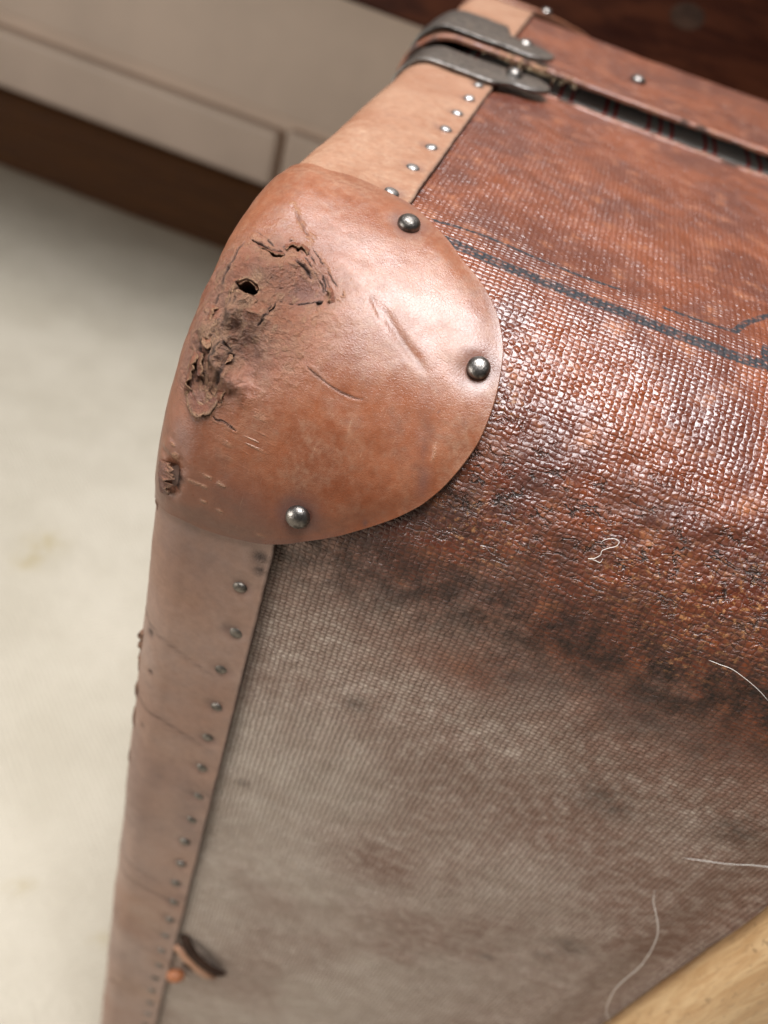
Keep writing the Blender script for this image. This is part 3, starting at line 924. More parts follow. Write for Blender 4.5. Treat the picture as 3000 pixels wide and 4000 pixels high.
#            points, half-width, depth, dark, pale-lip
cracks = [
    (cA([(585, 185), (640, 225), (720, 270), (790, 300), (850, 305)]), .30, 1.1, 1.0, .5),
    (cA([(735, 285), (790, 303), (850, 308)]), .55, 1.6, 1.0, .4),
    (cA([(585, 185), (500, 280), (440, 400), (380, 500), (345, 600)]), .20, .7, .9, .3),
    (cA([(345, 600), (290, 700), (240, 830), (215, 900)]), .16, .4, .6, .3),
    (cA([(710, 175), (740, 205), (780, 240)]), .16, .5, .7, .2),
    (cA([(845, 245), (890, 205), (950, 190)]), .16, .5, .7, .4),
    (cA([(860, 262), (920, 235), (980, 240), (1060, 300), (1110, 380), (1160, 450), (1190, 560), (1220, 640)]), .16, .6, .75, .5),
    (cA([(950, 245), (985, 255)]), .45, 1.2, 1.0, .3),
    (cA([(1050, 215), (1110, 290), (1180, 380), (1230, 470), (1290, 560), (1330, 640)]), .13, .45, .55, .5),
    (cA([(990, 270), (1040, 330), (1080, 400), (1130, 480), (1175, 570), (1215, 660)]), .14, .5, .6, .5),
    (cA([(1090, 330), (1150, 420), (1200, 500), (1250, 600), (1290, 680)]), .11, .35, .45, .4),
    (cA([(820, 682), (900, 692), (1000, 668), (1100, 672), (1180, 692)]), .16, .6, .55, .5),
    (cA([(1110, 680), (1165, 690)]), .40, 1.0, 1.0, .3),
    (cA([(905, 340), (960, 352), (1020, 390), (1060, 460)]), .28, .8, .8, .6),
    (cA([(780, 695), (740, 760), (700, 820), (650, 880), (610, 930)]), .22, .8, .85, .3),
    (cA([(470, 650), (440, 750), (400, 860), (370, 960)]), .20, .5, .5, .7),
    (cA([(500, 650), (475, 740), (430, 850), (390, 930)]), .16, .4, .45, .8),
    (cA([(375, 985), (330, 1080), (280, 1180), (250, 1230)]), .22, .6, .7, .3),
    (cA([(375, 985), (400, 1050), (425, 1105)]), .20, .6, .7, .3),
    (cA([(440, 1115), (395, 1165), (370, 1230), (330, 1300), (300, 1380)]), .26, .6, .6, .7),
    (cA([(400, 1140), (430, 1120)]), .6, 1.0, .9, .3),
    (cA([(205, 960), (175, 1060), (150, 1130), (160, 1220), (165, 1290), (190, 1380)]), .17, .5, .6, .7),
    (cA([(225, 1035), (275, 1045)]), .55, 1.3, 1.0, .2),
    (cA([(60, 1430), (100, 1550), (160, 1610), (210, 1595), (270, 1530), (330, 1490)]), .20, .5, .35, .9),
    (cA([(120, 1340), (150, 1320)]), .2, .5, .8, .1),
    (cB([(540, 310), (640, 360), (700, 395), (755, 432)]), .18, .4, .7, .2),
    (cA([(1010, 1180), (1090, 1260), (1180, 1330), (1280, 1400), (1400, 1455), (1490, 1475)]), .22, .30, .30, .0),
    (c2([(640, 235), (680, 310), (700, 360), (745, 400)]), .20, .35, .25, .6),
    (cA([(640, 120), (690, 160), (730, 200)]), .12, .25, .3, .2),
]
creases = [(c2([(1005, 655), (1090, 770), (1160, 880), (1230, 970), (1280, 1045)]), 1.0, .30), (c2([(1000, 640), (1060, 790)]), .5, .12),
           (c2([(1240, 1180), (1260, 1380), (1240, 1560)]), 1.3, .22), (cA([(820, 1210), (900, 1235), (950, 1260)]), .4, .1),
           (cA([(635, 1000), (625, 1130), (600, 1280), (550, 1420), (545, 1520)]), .9, .25)]
scratches = [cB([(400, 825), (500, 865), (600, 912)]), cB([(450, 1090), (540, 1130), (620, 1192)]), cB([(600, 925), (650, 950)]), c2([(1290, 1420), (1310, 1330)]),
             cB([(960, 1410), (1025, 1420)]), cB([(330, 900), (480, 960)])]


def lobe(P, c, a, r):
    """elongated soft blob: centre px, axis end px, minor radius in mm"""
    pc, pa = hit([c, a], CAPO)
    v = pa - pc; L = np.linalg.norm(v); v = v / L
    q = P - pc; t = q @ v
    perp = np.sqrt(np.maximum((q ** 2).sum(-1) - t ** 2, 0))
    return np.exp(-((t / L) ** 2 + (perp / r) ** 2))


def cap(nr, na, worn):
    P, rr = cap_grid(nr, na)
    N = grad(P, 0.4)
    sh = P.shape[:2]
    Q = P.reshape(-1, 3)
    d = (fbm(Q, 0.035, 60, 3) * 0.45 + fbm(Q, 0.16, 61, 3) * 0.10)
    at = {k_: np.zeros(len(Q)) for k_ in ZERO}
    topish = sstep(-0.1, 0.75, N.reshape(-1, 3)[:, 2])
    at['tan'] = np.clip(0.02 + 0.62 * topish * (0.75 + 0.5 * fbm(Q, 0.06, 62, 3)), 0, 1)
    at['dust'] = np.clip(0.55 * sstep(-30, -52, Q[:, 2]) * sstep(40, 18, Q[:, 0]) + 0.15 * fbm(Q, 0.05, 63, 3), 0, 0.8)
    if worn:
        ctr = hit(cA([(640, 640)])[0], CAPO)[0]
        near = ((Q - ctr) ** 2).sum(1) < 48 ** 2
        Qn = Q[near]; wob = np.stack([noise(Qn, 0.9, s_) for s_ in (71, 72, 73)], 1) * 0.30 + np.stack([noise(Qn, 2.6, s_) for s_ in (74, 75, 76)], 1) * 0.10
        Qw = Qn + wob
        dn = np.zeros(len(Qn)); dk = np.zeros(len(Qn)); pl = np.zeros(len(Qn)); stn = np.zeros(len(Qn))
        L = lambda pts, r: lobe(Qw, *cA(pts), r)
        # torn fibrous streaks running down the outer edge
        for pts in ([(300, 880), (250, 1120), (230, 1400)], [(340, 900), (300, 1100), (260, 1330)], [(420, 640), (350, 800), (290, 960)], [(250, 1100), (200, 1300), (190, 1500)],
                    [(110, 1150), (90, 1300), (60, 1420)], [(330, 1250), (270, 1400), (240, 1530)], [(300, 620), (250, 760), (210, 880)]):
            ds, ps = polydist(Qw + wob * 1.5, smooth_line(hit(cA(pts), CAPO), 5))
            br = sstep(-0.25, 0.25, noise(Qn, 0.55, 140 + len(pts) + int(pts[0][0])))
            dn -= 0.5 * np.exp(-(ds / 0.30) ** 2) * br; dk = np.maximum(dk, 0.22 * np.exp(-(ds / 0.20) ** 2) * br)
            pl = np.maximum(pl, 0.8 * np.exp(-((ds - 0.55) / 0.34) ** 2) * br)
        # large forms of the crushed corner
        rd, rp = polydist(Qw, smooth_line(hit(cA([(590, 480), (520, 640), (450, 780), (385, 920), (335, 1060), (290, 1210), (235, 1390)]), CAPO), 5))
        tpr = np.clip(np.minimum(rp, 1 - rp) * 5, 0, 1)
        dn += 2.3 * np.exp(-(rd / 1.5) ** 2) * tpr * (0.75 + 0.5 * noise(Qn, 0.3, 152))
        pl = np.maximum(pl, 0.45 * np.exp(-(rd / 0.7) ** 2) * tpr * sstep(-0.3, 0.4, noise(Qn, 0.8, 153)))
        dn -= 2.1 * L([(1010, 560), (900, 430)], 4.2)              # sunken triangle
        dn += 1.3 * L([(745, 450), (700, 330)], 2.4)               # ridge beside it
        dn += 0.8 * L([(610, 760), (640, 870)], 3.0)               # bulge under the hole
        dn -= 1.0 * L([(560, 1010), (500, 960)], 2.2)              # hollow
        dn -= 1.5 * L([(520, 1150), (480, 1330)], 3.0)             # long dent
        dn += 2.0 * L([(425, 1330), (520, 1440)], 1.9)             # knuckle
        dn -= 0.8 * L([(430, 1420), (470, 1410)], 1.2)
        dn += 0.7 * L([(350, 1180), (300, 1280)], 2.0)
        dn += 0.6 * L([(470, 330), (400, 460)], 3.0)
        dn -= 0.7 * L([(330, 720), (300, 800)], 2.4)
        dn += 0.8 * L([(430, 800), (400, 900)], 1.4)
        dn -= 0.7 * L([(180, 1330), (170, 1450)], 3.2)             # skinned patch
        dn -= 0.6 * L([(200, 1150), (230, 1050)], 2.4)
        dn += 0.8 * L([(235, 930), (260, 1000)], 1.6)
        reg = np.clip(L([(520, 700), (450, 1250)], 12), 0, 1)
        rid = (1 - np.abs(noise(Qw * np.array([1, 1, 0.6]), 0.30, 150)) * 2.2) + 0.5 * (1 - np.abs(noise(Qw, 0.75, 151)) * 2.2)
        dn += 0.45 * rid * np.maximum(L([(330, 900), (180, 1400)], 7.0), 0.7 * reg)
        pl = np.maximum(pl, 0.5 * sstep(0.9, 1.35, rid) * np.maximum(L([(330, 900), (180, 1400)], 7.0), 0.6 * reg))
        dn += reg * (fbm(Qn, 0.30, 77, 3) * 0.22 + fbm(Qn, 1.1, 79, 2) * 0.06)
        trn = np.clip(1.3 * np.maximum(reg * 0.9, L([(230, 1050), (120, 1450)], 7.5)), 0, 1)
        stn = np.maximum(stn, 0.32 * L([(230, 1050), (120, 1450)], 6.5))
        stn = np.maximum(stn, 0.36 * L([(520, 1150), (470, 1380)], 4.2))
        stn = np.maximum(stn, 0.75 * L([(1030, 570), (930, 450)], 4.4))
        stn = np.maximum(stn, 0.42 * L([(180, 1480), (180, 1590)], 3.4))
        stn = np.maximum(stn, 0.30 * reg * sstep(0.0, 0.5, noise(Qn, 0.16, 78)))
        pl = np.maximum(pl, 0.85 * L([(235, 950), (265, 1010)], 1.5) * sstep(-0.4, 0.1, noise(Qn, 0.8, 80)))
        pl = np.maximum(pl, 0.55 * reg * sstep(0.35, 0.62, noise(Qn * np.array([1, 1, .5]), 1.0, 81)))
        pl = np.maximum(pl, 0.7 * L([(650, 490), (680, 530)], 1.1))
        # the hole
        g = np.maximum(lobe(Qw, *cA([(540, 580), (615, 565)]), 1.5), lobe(Qw, *cA([(600, 590), (640, 610)]), 1.0))
        hole = sstep(0.30, 0.46, g + noise(Qn, 1.1, 82) * 0.22)
        dn -= 4.0 * hole; dk = np.maximum(dk, hole); pl = np.maximum(pl, 0.9 * np.exp(-((g - 0.26) / 0.09) ** 2))
        for pts, w, dep, dark, pale in cracks:
            w = w * (1.35 if pale > 0 else 1.0)
            line = smooth_line(hit(pts, CAPO), 5)
            dist, pos = polydist(Qw if pale > 0 else Qn, line)
            tp = np.clip(np.minimum(pos, 1 - pos) * 5, 0.25, 1) * (0.75 + 0.45 * noise(Qn, 0.8, 89))
            g = np.exp(-(dist / (w * tp)) ** 2)
            dn -= dep * g * 0.8
            dn += 0.10 * dep * np.exp(-((dist - 2.4 * w) / (1.2 * w)) ** 2) * sstep(-0.3, 0.5, noise(Qn, 0.35, 88))      # curled lips
            dk = np.maximum(dk, min(1, dark * 1.05) * np.exp(-(dist / (1.15 * w * tp)) ** 2))
            pl = np.maximum(pl, 0.55 * pale * np.exp(-((dist - 1.9 * w) / (0.9 * w)) ** 2) * sstep(-0.4, 0.3, noise(Qn, 0.7, 83)))
        # torn patch low on the outer edge
        dn -= 1.5 * lobe(Qw, *cB([(150, 850), (140, 1010)]), 2.2)
        dk = np.maximum(dk, 0.85 * lobe(Qw, *cB([(190, 900), (170, 1000)]), 1.3) * sstep(-0.5, 0.1, noise(Qn, 0.5, 84)))
        dn += 0.6 * noise(Qn, 0.7, 85) * lobe(Qw, *cB([(130, 800), (130, 1000)]), 3.0)
        pl = np.maximum(pl, 0.6 * lobe(Qw, *cB([(180, 620), (150, 540)]), 2.2) * sstep(0.1, 0.5, noise(Qn, 0.9, 86)))
        scuff = lobe(Qw, *cB([(850, 480), (780, 640)]), 3.2)
        pl = np.maximum(pl, 0.5 * scuff * sstep(0.25, 0.6, noise(Qn @ np.array([[.3, .2, .1], [.1, 1.2, .3], [.2, .3, 1.8]]), 1.0, 87)))
        d[near] += dn; at['dark'][near] = np.maximum(at['dark'][near], np.clip(dk, 0, 1)); at['pale'][near] = np.clip(pl, 0, 1); at['stain'][near] = stn; at['torn'][near] = trn
        for pts, w, dep in creases:
            dist, pos = polydist(Q, smooth_line(hit(pts, CAPO), 4))
            tp = np.clip(np.minimum(pos, 1 - pos) * 4, 0.0, 1)
            d -= dep * np.exp(-(dist / w) ** 2) * tp
            at['stain'] = np.maximum(at['stain'], 0.22 * np.exp(-(dist / (w * 0.8)) ** 2) * tp)
        for pts in scratches:
            dist, pos = polydist(Q, smooth_line(hit(pts, CAPO), 4))
            at['pale'] = np.maximum(at['pale'], 0.38 * np.exp(-(dist / 0.35) ** 2) * sstep(-0.5, 0.3, noise(Q, 0.8, 90)))
        for px, r0, a in (((1163, 2020), 4.6, .75), ((1870, 1437), 3.9, .6), ((1598, 873), 3.5, .75), ((1850, 1455), 3.8, .5)):
            pc = hit(px, CAPO)[0]; dist = np.linalg.norm(Q - pc, axis=1)
            d -= 0.45 * np.exp(-(dist / 2.9) ** 2)
            at['stain'] = np.maximum(at['stain'], a * np.exp(-(dist / r0) ** 4))
        for pts, r0, a in ((c2([(1250, 1520), (1235, 1600)]), 1.2, .6), (c2([(1255, 1370), (1250, 1430)]), .8, .5), (c2([(975, 1720), (985, 1722)]), .8, .8), (c2([(1320, 1195), (1324, 1198)]), .4, .7),
                           (cB([(900, 1100), (500, 900)]), 5, .28), (cB([(250, 500), (420, 650)]), 4, .3), (c2([(1265, 1250), (1250, 1500)]), 1.6, .28)):
            pa, pb = hit(pts, CAPO); v = pb - pa; Ls = np.linalg.norm(v); v /= Ls; q = Q - pa; t = q @ v
            g = np.exp(-((t / Ls) ** 2 + (np.maximum((q ** 2).sum(1) - t ** 2, 0)) / r0 ** 2))
            at['stain'] = np.maximum(at['stain'], a * g)
    at['stain'] = np.maximum(at['stain'], 0.45 * sstep(0.945, 0.99, rr.ravel()) * sstep(-0.2, 0.5, noise(Q, 0.12, 160)))
    d -= 0.5 * sstep(0.80, 1.0, rr.ravel()) ** 2
    Pd = (Q + N.reshape(-1, 3) * d[:, None]).reshape(P.shape)
    # rolled rim: outer wall dropping on to the canvas
    rim = [(0.30, 0.12), (0.9, 0.22), (2.0, 0.20), (3.4, 0.0)]
    out = Pd[:, -1] - Pd[:, -2]; out /= np.linalg.norm(out, axis=1, keepdims=True)
    rows = [Pd] + [(Pd[:, -1] + out * o_ - N[:, -1] * dn_)[:, None] for dn_, o_ in rim]
    Pd = np.concatenate(rows, 1)
    for k_ in at:
        a = at[k_].reshape(sh); at[k_] = np.concatenate([a] + [a[:, -1:]] * len(rim), 1)
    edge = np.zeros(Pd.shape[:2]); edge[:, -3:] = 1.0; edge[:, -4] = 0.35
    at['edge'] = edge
    if not worn:
        Pd = to_lid(Pd)
    na_, nv_ = Pd.shape[:2]
    faces = grid_faces(na_, nv_, wrap=True, flip=not worn)
    V = Pd.reshape(-1, 3)
    tri_c = len(V)
    V = np.concatenate([V, Pd[:, 0].mean(0)[None]])
    me_f = faces
    # close the tiny pole with quads collapsed to the centre
    i = np.arange(na_); pole = np.stack([i * nv_, np.full(na_, tri_c), np.full(na_, tri_c), ((i + 1) % na_) * nv_], 1)
    at = {k_: np.concatenate([v.ravel(), [v[0, 0]]]) for k_, v in at.items()}
    fl = [tuple(int(q) for q in f) for f in []]
    me = make_mesh('corner_cap', V, me_f, M['cap'], True, at)
    bm = bmesh.new(); bm.from_mesh(me); bm.verts.ensure_lookup_table()
    try: bm.faces.new([bm.verts[int(q)] for q in (i * nv_)][::-1 if worn else 1])
    except Exception: pass
    for f in bm.faces: f.smooth = True
    bmesh.ops.recalc_face_normals(bm, faces=bm.faces)
    bm.to_mesh(me); bm.free()
    return me


cap_o = part('corner_cap', cap(430, 720, True), label='orange-brown leather corner cap, torn and crushed at its point')

def flap(A, B, lift, pale, stain, seed):
    n, nk = 26, 7
    A = smooth_line(hit(A, CAPO), 8); B = smooth_line(hit(B, CAPO), 8)
    rs_ = lambda L_: np.stack([np.interp(np.linspace(0, 1, n), np.linspace(0, 1, len(L_)), L_[:, c]) for c in range(3)], 1)
    A, B = rs_(A), rs_(B)
    k_ = np.linspace(0, 1, nk)
    jag = 1 + 0.35 * noise(B, 1.1, seed) + 0.2 * noise(B, 3.0, seed + 1)
    taper = np.clip(np.minimum(np.arange(n), np.arange(n)[::-1]) / 4.0, 0, 1)
    P = A[:, None] + (B - A)[:, None] * (k_[None, :] * jag[:, None])[..., None]
    P = snap(P, CAPO); N = grad(P, 0.4)
    h = 0.12 + lift * (k_[None, :] ** 1.5) * taper[:, None] * (0.75 + 0.5 * noise(B, 0.5, seed + 2))[:, None] + 0.12 * noise(P, 1.5, seed + 3)
    P = P + N * h[..., None]
    at = {q: np.zeros((n, nk)) for q in ZERO}
    at['pale'] = np.clip(pale * sstep(0.55, 1.0, k_)[None, :] + 0.3 * np.clip(noise(P, 1.6, seed + 4), 0, 1), 0, 1)
    at['stain'] = np.full((n, nk), stain) * (0.7 + 0.3 * noise(P, 0.5, seed + 5)); at['torn'] = np.ones((n, nk)) * 0.8
    me = slab('torn_flap', P, N, 0.42, M['cap'], at)
    me.attributes['edge'].data.foreach_set('value', np.full(len(me.vertices), 0.0, np.float32))
    me.transform(Matrix.Translation((0, 0, H * U)))
    return link('torn_flap', me, cap_o)


for i, (A, B, lf, pl_, st_) in enumerate((
        ([(640, 222), (720, 258), (790, 280), (850, 285)], [(650, 242), (725, 288), (790, 315), (850, 315)], 0.9, .8, .2),
        ([(185, 870), (215, 862), (260, 880), (295, 900)], [(200, 960), (230, 1020), (265, 1035), (290, 1005)], 1.2, 1.0, .0),
        ([(330, 1090), (300, 1170), (270, 1250), (240, 1350)], [(440, 1112), (392, 1170), (365, 1230), (330, 1320)], 1.3, .9, .2),
        ([(90, 1400), (130, 1480), (170, 1520), (220, 1500), (280, 1450)], [(65, 1440), (105, 1560), (165, 1612), (215, 1597), (330, 1492)], 0.7, .9, .4),
        ([(855, 222), (930, 202), (990, 212), (1060, 262)], [(860, 264), (920, 242), (980, 248), (1040, 302)], 0.8, .8, .1),
        ([(1235, 560), (1255, 620), (1265, 690)], [(1190, 600), (1205, 650), (1215, 705)], 0.7, .8, .2),
        ([(400, 640), (370, 760), (330, 880), (290, 980)], [(452, 660), (425, 770), (385, 880), (345, 985)], 0.9, .8, .25),
        ([(150, 1080), (140, 1180), (150, 1280)], [(200, 1100), (195, 1190), (205, 1290)], 0.8, .9, .3),
        ([(470, 520), (540, 500), (610, 520), (655, 570)], [(485, 545), (550, 530), (605, 550), (632, 590)], 0.7, .9, .1),
        ([(690, 690), (700, 760), (660, 830)], [(770, 700), (735, 765), (700, 825)], 0.8, .4, .35),
        ([(255, 700), (220, 800), (175, 900), (140, 990)], [(320, 730), (285, 830), (235, 930), (190, 1010)], 1.0, .8, .0),
        ([(120, 1090), (85, 1200), (60, 1300), (40, 1390)], [(175, 1110), (140, 1215), (110, 1320), (90, 1400)], 0.9, .9, .0),
        ([(300, 960), (265, 1060), (225, 1160)], [(350, 985), (315, 1075), (270, 1175)], 1.0, .9, .1),
        ([(380, 1290), (340, 1390), (290, 1480)], [(440, 1310), (395, 1410), (335, 1500)], 0.8, .8, .1),
        ([(560, 640), (520, 700), (480, 790)], [(640, 660), (600, 730), (545, 810)], 0.9, .6, .1))):
    flap(cA(A), cA(B), lf, pl_, st_, 300 + 7 * i)
flap(cB([(60, 700), (50, 800), (55, 900), (70, 1000)]), cB([(150, 740), (205, 850), (190, 930), (140, 1030)]), 0.9, .4, .6, 380)

cap_l = part('corner_cap', cap(40, 120, False), label='tan leather corner cap of the lid')

# ---- rivets and tacks
dome = [(2.05, -0.8), (2.12, 0.05), (2.04, 0.34), (1.84, 0.66), (1.52, 0.95), (1.10, 1.17), (0.62, 1.30), (0.25, 1.34)]
rivet_me = lathe('rivet', dome, 40, M['rivet'])
tack_me = lathe('tack', [(1.45, -0.6), (1.55, 0.0), (1.50, 0.22), (1.25, 0.48), (0.85, 0.66), (0.4, 0.74)], 24, M['nail'])

dull_me = tack_me.copy(); dull_me.materials[0] = M['dull']


def put(name, me, p, n, parent, s=1.0, roll_=0.0):
    o = link(name, me, parent)
    place(o, p - ORIG if parent is case else p, n, roll_)
    o.scale = (s, s, s)
    return o


HP = np.array([0, 0, H])
for px, s in (((1163, 2020), 1.06), ((1870, 1437), 0.97), ((1598, 873), 1.0)):
    p = hit(px, CAPO)[0]; n = grad(p[None])[0]
    o = link('rivet', rivet_me, cap_o); place(o, p + n * 0.1 + HP, n, random.random() * 6); o.scale = (s, s, s)
for p in nail_front:
    q = snap(p[None], 0.3)[0]; n = np.array([random.gauss(0, .1), -1, random.gauss(0, .1)])
    o = link('tack', dull_me, s1); place(o, q - np.array([0, -0.48, 0]) + HP + np.array([random.gauss(0, .35), 0, random.gauss(0, .3)]), n, random.random() * 6)
for p in nail_top:
    q = snap(p[None], 0.3)[0]; n = np.array([random.gauss(0, .1), random.gauss(0, .1), 1])
    o = link('tack', tack_me, s2); place(o, q + np.array([0, 0, -0.30]) + HP + np.array([random.gauss(0, .3), random.gauss(0, .3), 0]), n, random.random() * 6)

# ---- steel corner brackets
def bracket(lid=False):
    path = [(-0.0, z) for z in np.linspace(-42, -R2 - 1, 14)]
    path += [(R2 - R2 * math.cos(a), -R2 + R2 * math.sin(a)) for a in np.linspace(0, math.pi / 2, 18)]
    path += [(x, 0.0) for x in np.linspace(R2 + 1, 43.5, 40)]
    path = np.array(path)
    tg = np.gradient(path, axis=0); nn = np.stack([-tg[:, 1], tg[:, 0]], 1); nn /= np.linalg.norm(nn, axis=1, keepdims=True)
    nw = 13
    P = np.zeros((len(path), nw, 3)); N = np.zeros_like(P)
    for i, (x, z) in enumerate(path):
        on_top = i >= 32
        xx = x if on_top else 0
        if not lid:
            y0, y1 = 146.5, 165.0
            if on_top:
                f = sstep(27, 34, xx)
                y0 = y0 + 4.5 * f; y1 = y1 - 0.2 * f
            lift = 1.7 + (0.5 * sstep(28, 40, xx) if on_top else 0)
        else:
            y0, y1 = 95.0, 125.0                     # mirrored later
            if on_top:
                f = sstep(24, 29, xx); y0 = y0 + 14 * f; y1 = y1 - 1.0 * f
            lift = 1.9
        if on_top and xx > 37:                       # rounded tongue end
            k_ = math.sqrt(max(0.0, 1 - ((xx - 37) / 6.6) ** 2))
            m_ = (y0 + y1) / 2; y0 = m_ + (y0 - m_) * max(k_, 0.06); y1 = m_ + (y1 - m_) * max(k_, 0.06)
        yy = np.linspace(y0, y1, nw)
        s_ = np.linspace(-1, 1, nw)
        cup = 0.5 * (1 - s_ ** 2)
        P[i, :, 0] = x + X0 * (1 - sstep(R2, 30, x)) + nn[i, 0] * (lift + cup); P[i, :, 2] = z + nn[i, 1] * (lift + cup); P[i, :, 1] = yy
        N[i, :, 0] = nn[i, 0]; N[i, :, 2] = nn[i, 1]
    P += fbm(P, 0.12, 95 + lid, 2)[..., None] * N * 0.25
    if lid:
        P = to_lid(P); N = N * np.array([1, -1, 1])
    return slab('corner_bracket', P, N, 0.9, M['steel'])


b1 = bevel_mod(part('corner_bracket', bracket(False), label='dark steel corner band on the rim of the base with a rounded riveted tongue'), 0.35, 3)
b2 = bevel_mod(part('corner_bracket', bracket(True), label='dark steel corner band on the rim of the lid'), 0.35, 3)
o = link('rivet', rivet_me, b1); place(o, np.array([32.3, 158.6, 2.3]) + HP, (0.05, 0.0, 1)); o.scale = (1.25, 1.25, 1.5)
o = link('rivet', rivet_me, b2); place(o, np.array([30.5, 192.0, 4.3]) + HP, (0, -0.05, 1)); o.scale = (1.25, 1.25, 1.1)
o = link('rivet', rivet_me, lid_o); place(o, np.array([69.0, 216.0, 1.2]) + HP, (0, 0, 1)); o.scale = (1.3, 1.3, 1.2)
o = link('rivet', rivet_me, cap_l); place(o, np.array([29.5, 263, 3.2]) + HP, (0, 0.05, 1)); o.scale = (1.0, 1.0, 1.0)

# ---- wooden batten on the front
nz = 90; zz_ = np.linspace(-62, -H + 12, nz)
an = np.linspace(math.pi * 1.02, -0.02 * math.pi, 26)
prof = np.array([(156.0 + 17 + 17 * math.cos(a) * abs(math.cos(a)) ** -0.25 if abs(math.cos(a)) > 1e-3 else 173.0, -9.5 * abs(math.sin(a)) ** 0.65) for a in an])
prof = np.vstack([[(156.2, 1.6)], prof, [(189.8, 1.6)]])
V = np.empty((len(prof), nz, 3)); V[..., 0] = prof[:, None, 0]; V[..., 1] = prof[:, None, 1]; V[..., 2] = zz_
taper = sstep(-62, -74, zz_)
V[..., 1] = 1.6 + (V[..., 1] - 1.6) * (0.25 + 0.75 * taper)
V[..., :2] += np.stack([fbm(V, 0.03, 101), fbm(V, 0.05, 102)], -1) * 0.35
fb = grid_faces(len(prof), nz)
me = make_mesh('wooden_batten', V, fb, M['batten'])
bm = bmesh.new(); bm.from_mesh(me); bmesh.ops.holes_fill(bm, edges=[e for e in bm.edges if e.is_boundary]); bmesh.ops.recalc_face_normals(bm, faces=bm.faces); bm.to_mesh(me); bm.free()
part('wooden_batten', me, label='worn pale wooden batten fixed upright on the front')

# ---- small leather loop poking out beside the strip
def ribbon(px, lift, half, th, mat, name, arch):
    l = smooth_line(hit(px, CO + 0.4), 6)
    t = np.linspace(0, 1, len(l))
    l[:, 1] -= lift + arch * np.sin(np.pi * t) ** 0.8
    tg = np.gradient(l, axis=0); tg /= np.linalg.norm(tg, axis=1, keepdims=True)
    sd = np.cross(tg, np.array([0, -1.0, 0])); sd /= np.linalg.norm(sd, axis=1, keepdims=True)
    w = np.linspace(-1, 1, 7)
    P = l[:, None] + sd[:, None] * (w[None, :, None] * half); P[..., 1] += (0.35 * w ** 2)[None]
    N = np.zeros_like(P); N[..., 1] = -1
    P += noise(P, 0.5, 120)[..., None] * N * 0.2
    return slab(name, P, N, th, mat)


lo = bevel_mod(part('leather_loop', ribbon([(672, 3690), (720, 3706), (770, 3740), (812, 3790), (822, 3815)], 0.3, 2.4, 1.2, M['tanloop'], 'leather_loop', 3.0),
                    label='small tan leather loop beside the studded strip'), 0.3)
me = ribbon([(715, 3652), (760, 3690), (815, 3745), (866, 3806)], 0.6, 2.0, 1.6, M['dark'], 'dark_strap', 3.4); me.transform(Matrix.Translation((0, 0, H * U)))
bevel_mod(link('dark_strap', me, lo), 0.4)
kb = lathe('knot', [(0.8, -1.5), (2.0, -1.0), (2.6, 0.2), (2.3, 1.6), (1.2, 2.5), (0.4, 2.8)], 18, M['orange'])
o = link('knot', kb, lo); kp = hit((686, 3806), 1.0)[0]; place(o, kp + HP, (0.3, -0.9, 0.2)); o.scale = (1.3, 1.0, 1.0)
hp = hit((757, 3777), CO)[0]
hb = lathe('hollow_shade_disc', [(3.2, 0), (2.8, 0.7), (1.5, 1.0)], 20, M['dark'])  # dark disc painted in as the shaded hollow under the loop
o = link('loop_hollow_shade', hb, lo); place(o, hp + HP, (0, -1, 0)); o.scale = (1.5, 0.9, 1)

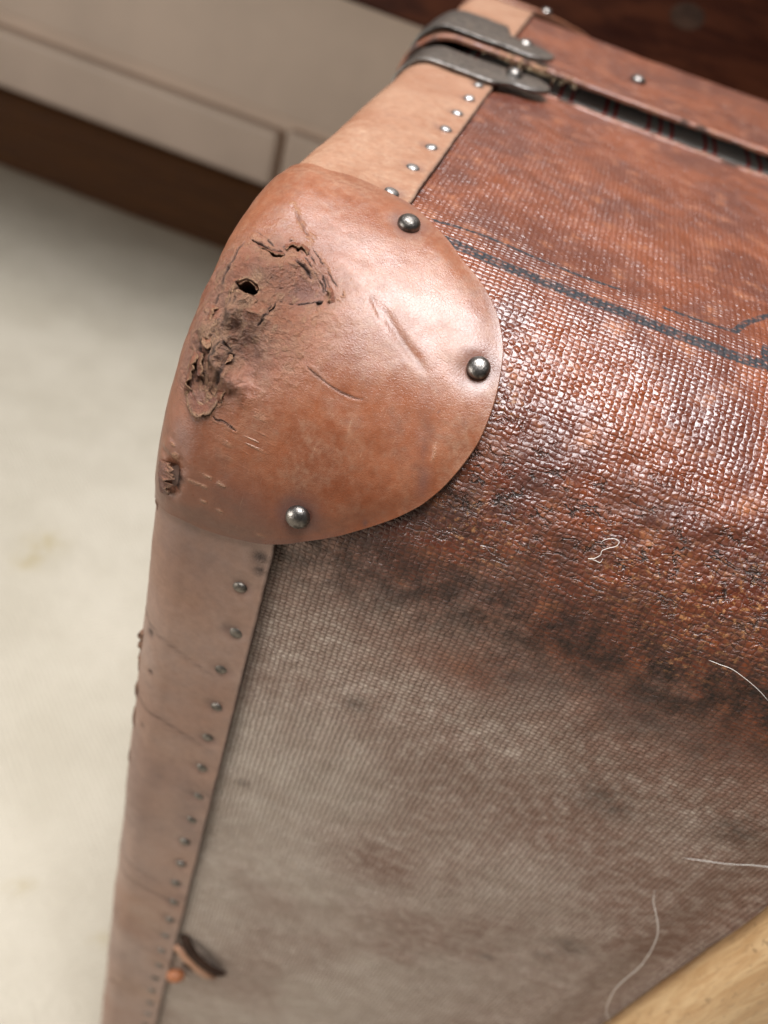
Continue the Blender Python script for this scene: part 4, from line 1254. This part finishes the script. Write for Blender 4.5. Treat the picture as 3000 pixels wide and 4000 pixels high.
# ---- torn bits curling off the outer edge
def flake(z, length, out_, seed):
    r_ = np.random.default_rng(seed)
    nu, nv = 14, 5
    t = np.linspace(0, 1, nu); wd = np.sin(np.pi * t) ** 0.7 * (0.7 + 0.6 * r_.random(nu))
    P = np.zeros((nu, nv, 3)); N = np.zeros_like(P)
    for i in range(nu):
        for j in range(nv):
            q = snap(np.array([[3.2 - 0.1 * j, 3.0 + 0.4 * j, z + length * (t[i] - 0.5)]]), 0.3)[0]
            n = grad(q[None])[0]
            tang = np.array([-n[1], n[0], 0.0]); tang = tang if tang[1] < 0 else -tang
            k_ = j / (nv - 1)
            P[i, j] = q + n * (0.10 + out_ * wd[i] * k_ ** 1.6) + tang * (1.5 * k_ * wd[i] * (1 - 0.3 * k_)) * 0.6
            N[i, j] = n
    at = {k_: np.zeros((nu, nv)) for k_ in ZERO}
    at['dark'] = r_.random((nu, nv)) * 0.3; at['pale'] = (r_.random((nu, nv)) > 0.75) * 0.6
    me = slab('torn_leather', P, N, 0.28, M['tear'], at)
    me.attributes['edge'].data.foreach_set('value', np.full(len(me.vertices), 0.1, np.float32))
    return me


for k_, (z, ln_, ou) in enumerate(((-50, 7, 0.5), (-54, 5, 0.4), (-97.5, 3.5, 1.1), (-101, 4.5, 0.8), (-107, 9, 0.45), (-119, 6, 0.5), (-131, 8, 0.3), (-150, 7, 0.3))):
    part('torn_leather', flake(z, ln_, ou, 200 + k_))

# ------------------------------------------------------------------ hairs and lint lying on the canvas
c7 = lambda pts: crop(pts, 1900, 2900, 1.508)
c4 = lambda pts: crop(pts, 1800, 1000, 1.229)


def strand(name, px, r, mat, label, cat, lift=0.5, arch=1.0):
    l = smooth_line(hit(px, CO + lift), 8)
    n = grad(l)
    t = np.linspace(0, 1, len(l))
    l = l + n * (np.sin(np.pi * t) * arch)[:, None]
    o3 = Vector(l[0]) * U
    me = tube(name, l, r, mat, 6)
    me.transform(Matrix.Translation(-o3))
    o = link(name, me, None, label=label, cat=cat)
    o.location = o3
    return o


strand('hair', c7([(990, 870), (985, 930), (1000, 990), (1012, 1060), (1000, 1120), (960, 1200), (900, 1280), (820, 1350), (760, 1415), (725, 1490), (708, 1560), (718, 1620), (745, 1680)]),
       0.075, M['hairw'], 'long white S-curved hair hanging over the canvas beside the wooden batten', 'hair', 0.6, 2.0)
strand('hair', c7([(1150, 680), (1250, 683), (1350, 690), (1450, 698), (1570, 706), (1659, 724), (1750, 750)]),
       0.048, M['hairw'], 'thin nearly straight pale hair on the canvas ending at the wooden batten', 'hair', 0.5, 0.8)
strand('lint', c4([(670, 1380), (690, 1362), (730, 1355), (758, 1368), (745, 1390), (705, 1400), (676, 1412), (668, 1432), (640, 1448), (610, 1450), (640, 1458), (668, 1470), (682, 1452)]),
       0.065, M['hairf'], 'small curled white lint thread on the dark worn band of canvas', 'lint', 0.5, 0.5)
strand('hair', c4([(1190, 1940), (1240, 1955), (1300, 1975), (1370, 2025), (1430, 2080), (1480, 2140)]),
       0.055, M['hairf'], 'short grey hair lying on the canvas under the worn band', 'hair', 0.4, 0.6)
